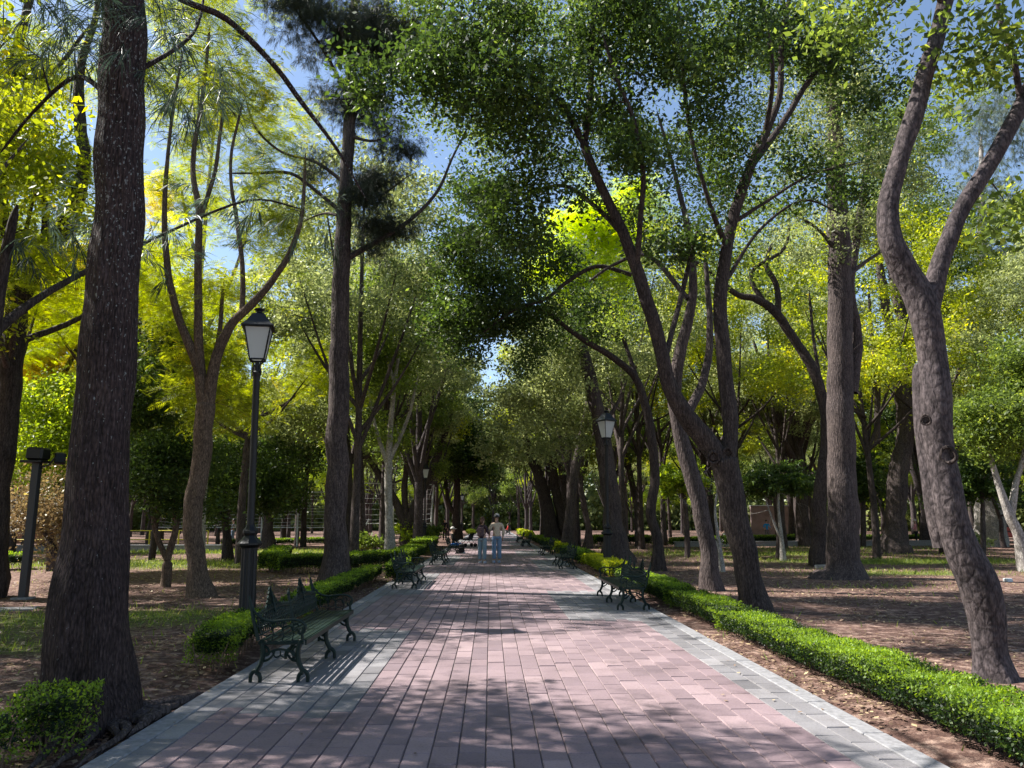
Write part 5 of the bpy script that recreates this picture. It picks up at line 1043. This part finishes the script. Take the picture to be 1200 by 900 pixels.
# play structure in red and yellow far behind the big forked trunk
g = (gx_(1150, 56), 56); e = empty('play_structure', (g[0], g[1], 0)); tag(e, 'red benches and yellow roofed stall far behind the big forked trunk', 'play structure')
mb = MB(); mb.box((0, 0, .62), (6.2, .7, .34), bev=.05); mb.box((0, .5, 1.0), (6.2, .12, .3), bev=.03); mb.build('red_bench', M['red_paint'], e)
mb = MB()
for x_ in (-2.8, -.6, 1.6, 2.9): mb.box((x_, 0, .2), (.16, .5, .52), bev=.02)
mb.build('supports', M['darkmetal'], e)
mb = MB(); mb.box((-2.0, 1.6, 2.35), (2.6, 1.6, .14), bev=.04); mb.build('roof', M['yellow_paint'], e)
for x_ in (-3.1, -.9): mb = MB(); mb.tube([(x_, 1.2, 0), (x_, 1.2, 2.3)], [.06, .06], 8); mb.build('post', M['darkmetal'], e)
# flagpole signs: white and blue boards at the far end of the path
g = ground(569, 620.5); e = empty('sign_board', (g[0], g[1], 0)); tag(e, 'pale blue and white board on a post where the path ends', 'sign')
mb = MB(); mb.box((0, 0, 3.3), (1.5, .12, 2.2), bev=.02); mb.build('board', plain('pale blue board', (.35, .48, .75), .6), e); mb = MB(); mb.tube([(0, .1, -.05), (0, .1, 4.4)], [.06, .06], 8); mb.build('post', M['white_paint'], e)
# flat stone slab by the ridged trunk, paper scrap
def slab(px, py, name, lab, cat, dim, mt):
    g = ground(px, py); mb = MB(); mb.box((0, 0, dim[2] / 2 - .02), dim, bev=.02, rz=.3); v = mb.v[0]; v += np.array([[noise.noise(Vector(tuple(q * 9))) * .02, noise.noise(Vector(tuple(q * 7))) * .02, 0] for q in v])
    o = mb.build(name, M[mt], smooth=False); o.location = (g[0], g[1], ground_z(g[0], g[1])); tag(o, lab, cat)
slab(972, 664, 'stone_slab', 'flat pale stone slab at the foot of the large ridged trunk', 'stone', (.9, .5, .14), 'concrete')
slab(8, 712, 'concrete_slab', 'flat concrete slab lying by the leaning floodlight post', 'slab', (1.0, .5, .06), 'conc_dark')
slab(1181, 679, 'paper_scrap', 'small white paper scrap on the bare earth', 'litter', (.22, .16, .11), 'white_paint')
slab(858, 644 - 5, 'stone_block', 'dark low stone block beyond the thin pale sapling', 'stone', (1.8, .8, .5), 'conc_dark')

# ================================================================== people
def skin_mesh(name, joints, edges, mt, parent, sub=2, root=0):
    me = bpy.data.meshes.new(name); me.from_pydata([j[:3] for j in joints], edges, []); o = bpy.data.objects.new(name, me); col.objects.link(o)
    md = o.modifiers.new('s', 'SKIN'); md.use_smooth_shade = True
    for i, j in enumerate(joints): me.skin_vertices[0].data[i].radius = (j[3], j[4] if len(j) > 4 else j[3]); me.skin_vertices[0].data[i].use_root = i == root
    sb = o.modifiers.new('d', 'SUBSURF'); sb.levels = sb.render_levels = sub
    dg = bpy.context.evaluated_depsgraph_get(); dg.update(); m2 = bpy.data.meshes.new_from_object(o.evaluated_get(dg)); bpy.data.objects.remove(o)
    m2.name = name; m2.materials.clear(); m2.materials.append(M[mt]); m2.polygons.foreach_set('use_smooth', np.ones(len(m2.polygons), bool))
    return link(name, m2, parent)
def person(label, loc, rz, H, top, legs, hair, sit=False, cap=None, backpack=None, shoes='shoe', arms=((.30, .02, .98), (.26, .16, 1.10)), arms2=None, wide=1.0, hairlen=.0, body=1.0):
    """built facing +y, standing height H (scaled from 1.75)"""
    k = H / 1.75; e = empty('person', (loc[0], loc[1], loc[2] if len(loc) > 2 else 0), rz); e.scale = (k, k, k); tag(e, label, 'person')
    hip = .47 if sit else .93; f = .42 if sit else 0.
    J = [(0, 0, hip + .02, .13, .10), (0, 0, hip + .2, .12, .09), (0, .01, hip + .42, .155 * body, .10), (0, .0, hip + .52, .07, .06), (0, .015, hip + .60, .055, .055), (0, .02, hip + .70, .078, .095), (0, .02, hip + .79, .07, .085)]
    E = [(0, 1), (1, 2), (2, 3), (3, 4), (4, 5), (5, 6)]
    def add(p, par): J.append(p); E.append((par, len(J) - 1)); return len(J) - 1
    wr = []; lg = []
    hd = arms
    for s_, (hx, hy, hz) in zip((-1, 1), (arms, arms2 or arms) if not isinstance(arms[0], tuple) else arms):
        sh = add((s_ * .17 * body, 0, hip + .47, .058), 2); hz_ = hz - .93 + hip
        el = np.array([s_ * (.23 * body + .01), -.05 + hy * .3, (hip + .47 + hz_) / 2 - .02]); a = add((*el, .042), sh); w = add((s_ * hx, hy, hz_, .028), a); h_ = add((s_ * hx * 1.0, hy + .03, hz_ - .08, .034, .018), w); wr.append((sh, a, w))
        for q in range(4): add((s_ * hx + (q - 1.5) * .017, hy + .05, hz_ - .155 + abs(q - 1.3) * .01, .0085), h_)
        add((s_ * hx - s_ * .04, hy + .05, hz_ - .10, .009), h_)
    for s_ in (-1, 1):
        h_ = add((s_ * .095, 0, hip - .03, .088), 0)
        if sit: kn = add((s_ * .12, .44, hip + .0, .06), h_); an = add((s_ * .12, .46, .09, .042), kn)
        else: kn = add((s_ * .10, .01, .50, .06), h_); an = add((s_ * .10, -.02, .09, .042), kn)
        ft = add((s_ * .11, J[an][1] + .13, .035, .035, .028), an); lg.append((h_, kn, an, ft))
    skin_mesh('body', J, E, 'skin', e)
    # face: nose, ears
    # clothing follows the body
    TJ = [(*J[0][:2], hip - .04, .155, .12), (J[0][0], J[0][1], J[0][2] + .1, .15, .115)] + [(J[1][0], J[1][1], J[1][2], .145 * body, .112), (J[2][0], J[2][1], J[2][2] - .06, .165 * body, .118), (J[2][0], J[2][1], J[2][2] + .03, .16 * body, .10), (0, 0, hip + .52, .078, .07)]
    TE = [(0, 1), (1, 2), (2, 3), (3, 4), (4, 5)]
    for sh, a, w in wr:
        i0 = len(TJ); TJ += [(*J[sh][:3], .075), (*J[a][:3], .06), (*(np.array(J[w][:3]) * .9 + np.array(J[a][:3]) * .1), .045)]; TE += [(4, i0), (i0, i0 + 1), (i0 + 1, i0 + 2)]
    skin_mesh('top', TJ, TE, top, e)
    PJ = [(0, 0, hip + .06, .135, .11)]; PE = []
    for h_, kn, an, ft in lg:
        i0 = len(PJ); PJ += [(J[h_][0], J[h_][1], J[h_][2], .105), (*J[kn][:3], .078 * wide), (J[an][0], J[an][1], J[an][2] + .03, .072 * wide)]; PE += [(0, i0), (i0, i0 + 1), (i0 + 1, i0 + 2)]
    skin_mesh('trousers', PJ, PE, legs, e)
    for h_, kn, an, ft in lg:
        mb = MB(); x_, y_ = J[an][0], J[an][1]; mb.lathe([(.001, 0), (.9, .0), (1, .25), (.9, .6), (.62, 1), (.001, 1.02)], sides=12); v = mb.v[0]; v *= np.array([.05, .135, .1]); v += np.array([x_, y_ + .06, 0]); mb.build('shoe', M[shoes], e)
    hz = hip + .735
    def ball(name, c, r_, mt, zc=None):
        mb = MB(); pr = [(math.sin(a), -math.cos(a)) for a in np.linspace(.02, math.pi - .02, 9)]; mb.lathe(pr, sides=14); v = mb.v[0]; v *= np.array(r_); 
        if zc is not None: v[:, 2] = np.maximum(v[:, 2], zc)
        v += np.array(c); return mb.build(name, M[mt], e)
    if hair: 
        ball('hair', (0, -.012, hz + .015), (.092, .112, .118), hair, -.045)
        if hairlen: ball('hair_bun', (0, -.08, hz - .02 - hairlen / 2), (.06, .05, .06 + hairlen / 2), hair)
    if cap:
        ball('cap', (0, .0, hz + .035), (.102, .118, .105), cap, -.02); mb = MB(); mb.box((0, .15, hz + .02), (.15, .12, .012), bev=.005); mb.build('cap_brim', M[cap], e)
    mb = MB(); mb.tube([(0, .105, hz + .02), (0, .128, hz - .02), (0, .105, hz - .035)], [.010, .016, .012], 6)
    for s_ in (-1, 1): mb.lathe([(.004, -.02), (.012, -.01), (.014, .01), (.004, .024)], (s_ * .083, .01, hz - .01), 6)
    mb.build('face_features', M['skin'], e)
    if backpack:
        mb = MB(); mb.box((0, -.17, hip + .27), (.25, .14, .36), bev=.05); mb.box((0, -.25, hip + .2), (.19, .05, .17), bev=.02)
        for s_ in (-1, 1): mb.tube(catmull([(s_ * .09, -.12, hip + .44), (s_ * .10, -.02, hip + .54), (s_ * .11, .10, hip + .42), (s_ * .12, .06, hip + .24), (s_ * .11, -.1, hip + .14)], 4), [.018] * 17, 6)
        mb.build('straps', M[backpack], e)
    return e
def gp(px, py): g = ground(px, py); return (g[0], g[1], .004)
person('woman with brown hair and a small dusty backpack, wide washed jeans, seen from behind', gp(565, 660), R(-25), 1.74, 'plum', 'denim2', 'hair', backpack='bag_pink', wide=1.15, hairlen=.08, body=.88, arms=((.20, .16, 1.08), (.20, .18, 1.10)))
person('man in a beige fleece, pale cap and light blue jeans, seen from behind', gp(582, 659.5), R(12), 1.86, 'beige', 'denim', 'hair_black', cap='cap', shoes='shoe2', wide=1.15, body=1.08, arms=((.24, .12, 1.10), (.24, .05, .92)))
person('seated person in bright blue trousers and dark top on the bench', (bl + .2 + .24, BENCH[3][0][1] + .55, .0), R(-90), 1.75, 'blackcloth', 'blue_jean', None, sit=True, cap='cap', arms=((.16, .3, 1.02), (.16, .3, 1.02)))
person('standing dark clothed person with black hair behind the seated one', gp(521, 633), R(170), 1.8, 'blackcloth', 'blackcloth', 'hair_black', shoes='blackcloth', arms=((.26, .05, .9), (.26, .05, .9)))
person('small seated person in red on the farthest bench', (2.4 - .24, BENCH[9][0][1] + 1.2, 0), R(90), 1.75, 'red_cloth', 'grey_cloth', 'hair_black', sit=True, arms=((.16, .3, 1.02), (.16, .3, 1.02)))
person('distant person in a bright blue shirt in front of the brown wall', (gx_(898, 62), 62, 0), R(180), 1.7, 'blue_cloth', 'grey_cloth', 'hair_black', arms=((.3, .2, 1.1), (.3, .2, 1.1)))
person('distant person in a pink shirt and dark trousers behind the fluted trunk', (gx_(1072, 52), 52, 0), R(60), 1.7, 'pinkshirt', 'blackcloth', None, cap='cap', arms=((.3, .2, 1.1), (.3, .2, 1.1)))
person('distant person in grey clothes walking beyond the wire fence', (gx_(274, 56), 56, 0), R(90), 1.75, 'grey_cloth', 'denim', 'hair_black', arms=((.24, .1, .95), (.24, .1, .95)))
# black rucksack standing by the seated person's feet
mb = MB(); mb.box((0, 0, .27), (.30, .26, .44), bev=.08); o = mb.build('rucksack', M['blackcloth'], None); o.location = (bl + .2 + .72, BENCH[3][0][1] + .05, .0); tag(o, 'black rucksack standing on the pavers by the seated person', 'bag')
mb = MB(); mb.box((0, -.16, .2), (.24, .06, .26), bev=.03); mb.build('front_pocket', M['blackcloth'], o)
mb = MB(); mb.tube(catmull([(-.05, .02, .52), (-.03, .02, .58), (.03, .02, .58), (.05, .02, .52)], 4), [.012] * 13, 6); mb.build('handle', M['blackcloth'], o)
# pushchair beyond
g = gp(549, 641); e = empty('pushchair', g, R(30)); tag(e, 'dark pushchair with a bright yellow green hood by the path edge', 'pushchair')
mb = MB(); mb.tube([(-.35, -.25, .12), (.1, -.25, .6), (.45, -.25, 1.0)], [.018] * 3, 6); mb.tube([(-.35, .25, .12), (.1, .25, .6), (.45, .25, 1.0)], [.018] * 3, 6); mb.tube([(.45, -.25, 1.0), (.45, .25, 1.0)], [.02] * 2, 6); mb.tube([(.35, -.25, .12), (0, -.25, .6)], [.018] * 2, 6); mb.tube([(.35, .25, .12), (0, .25, .6)], [.018] * 2, 6); mb.build('frame', M['darkmetal'], e)
mb = MB(); mb.box((-.05, 0, .48), (.5, .42, .1), bev=.04); mb.box((.2, 0, .68), (.12, .42, .45), bev=.05, ry=.4); mb.build('seat', M['blackcloth'], e)
mb = MB(); mb.tube(catmull([(.15 + .33 * math.cos(a), 0, .75 + .3 * math.sin(a)) for a in np.linspace(.4, 2.4, 6)], 4), np.full(21, .2), 10); v = mb.v[0]; v[:, 2] = .75 + (v[:, 2] - .75) * .8; mb.build('hood', cloth('yellow green cloth', (.5, .55, .04)), e)
for x_ in (-.36, .36):
    for y_ in (-.25, .25): mb = MB(); mb.tube([(x_, y_ - .02, .12), (x_, y_ + .02, .12)], [.12, .12], 14); mb.build('wheel', M['blackcloth'], e)

# knots and cut limb scars on the two forked trunks
def knot(tree_label, px, py, rad_px, r_px):
    e = [q for q in bpy.data.objects if q.get('label', '').startswith(tree_label)][0]; Y0 = e.location[1]
    c = at(px, py, Y0); d = unit(np.array([0, 0, CAM_H]) - c); c = c + d * (r_px * mpp(Y0) * .93); u = unit(np.cross(d, [0, 0, 1.])); w = np.cross(d, u); r_ = rad_px * mpp(Y0)
    mb = MB(); n_ = 18; pts = [c + u * math.cos(a) * r_ * (1 + .12 * math.sin(3 * a)) + w * math.sin(a) * r_ * 1.15 + d * r_ * .15 for a in np.linspace(0, 2 * math.pi, n_)]
    mb.tube(pts, [r_ * .27] * n_, 8, rough=.3); mb.tube([c - d * r_ * .3, c + d * r_ * .02], [r_ * .9, r_ * .55], 12)
    o = mb.build('knot', M['bark_dark'], e); o.location = -Vector(e.location)
knot('big rough grey brown', 1111, 533, 8, 19); knot('dark forked tree leaning', 836, 536, 6, 13); knot('dark forked tree leaning', 853, 531, 5, 12)
knot('big rough grey brown', 1085, 492, 5, 18); knot('massive furrowed', 108, 500, 7, 28)
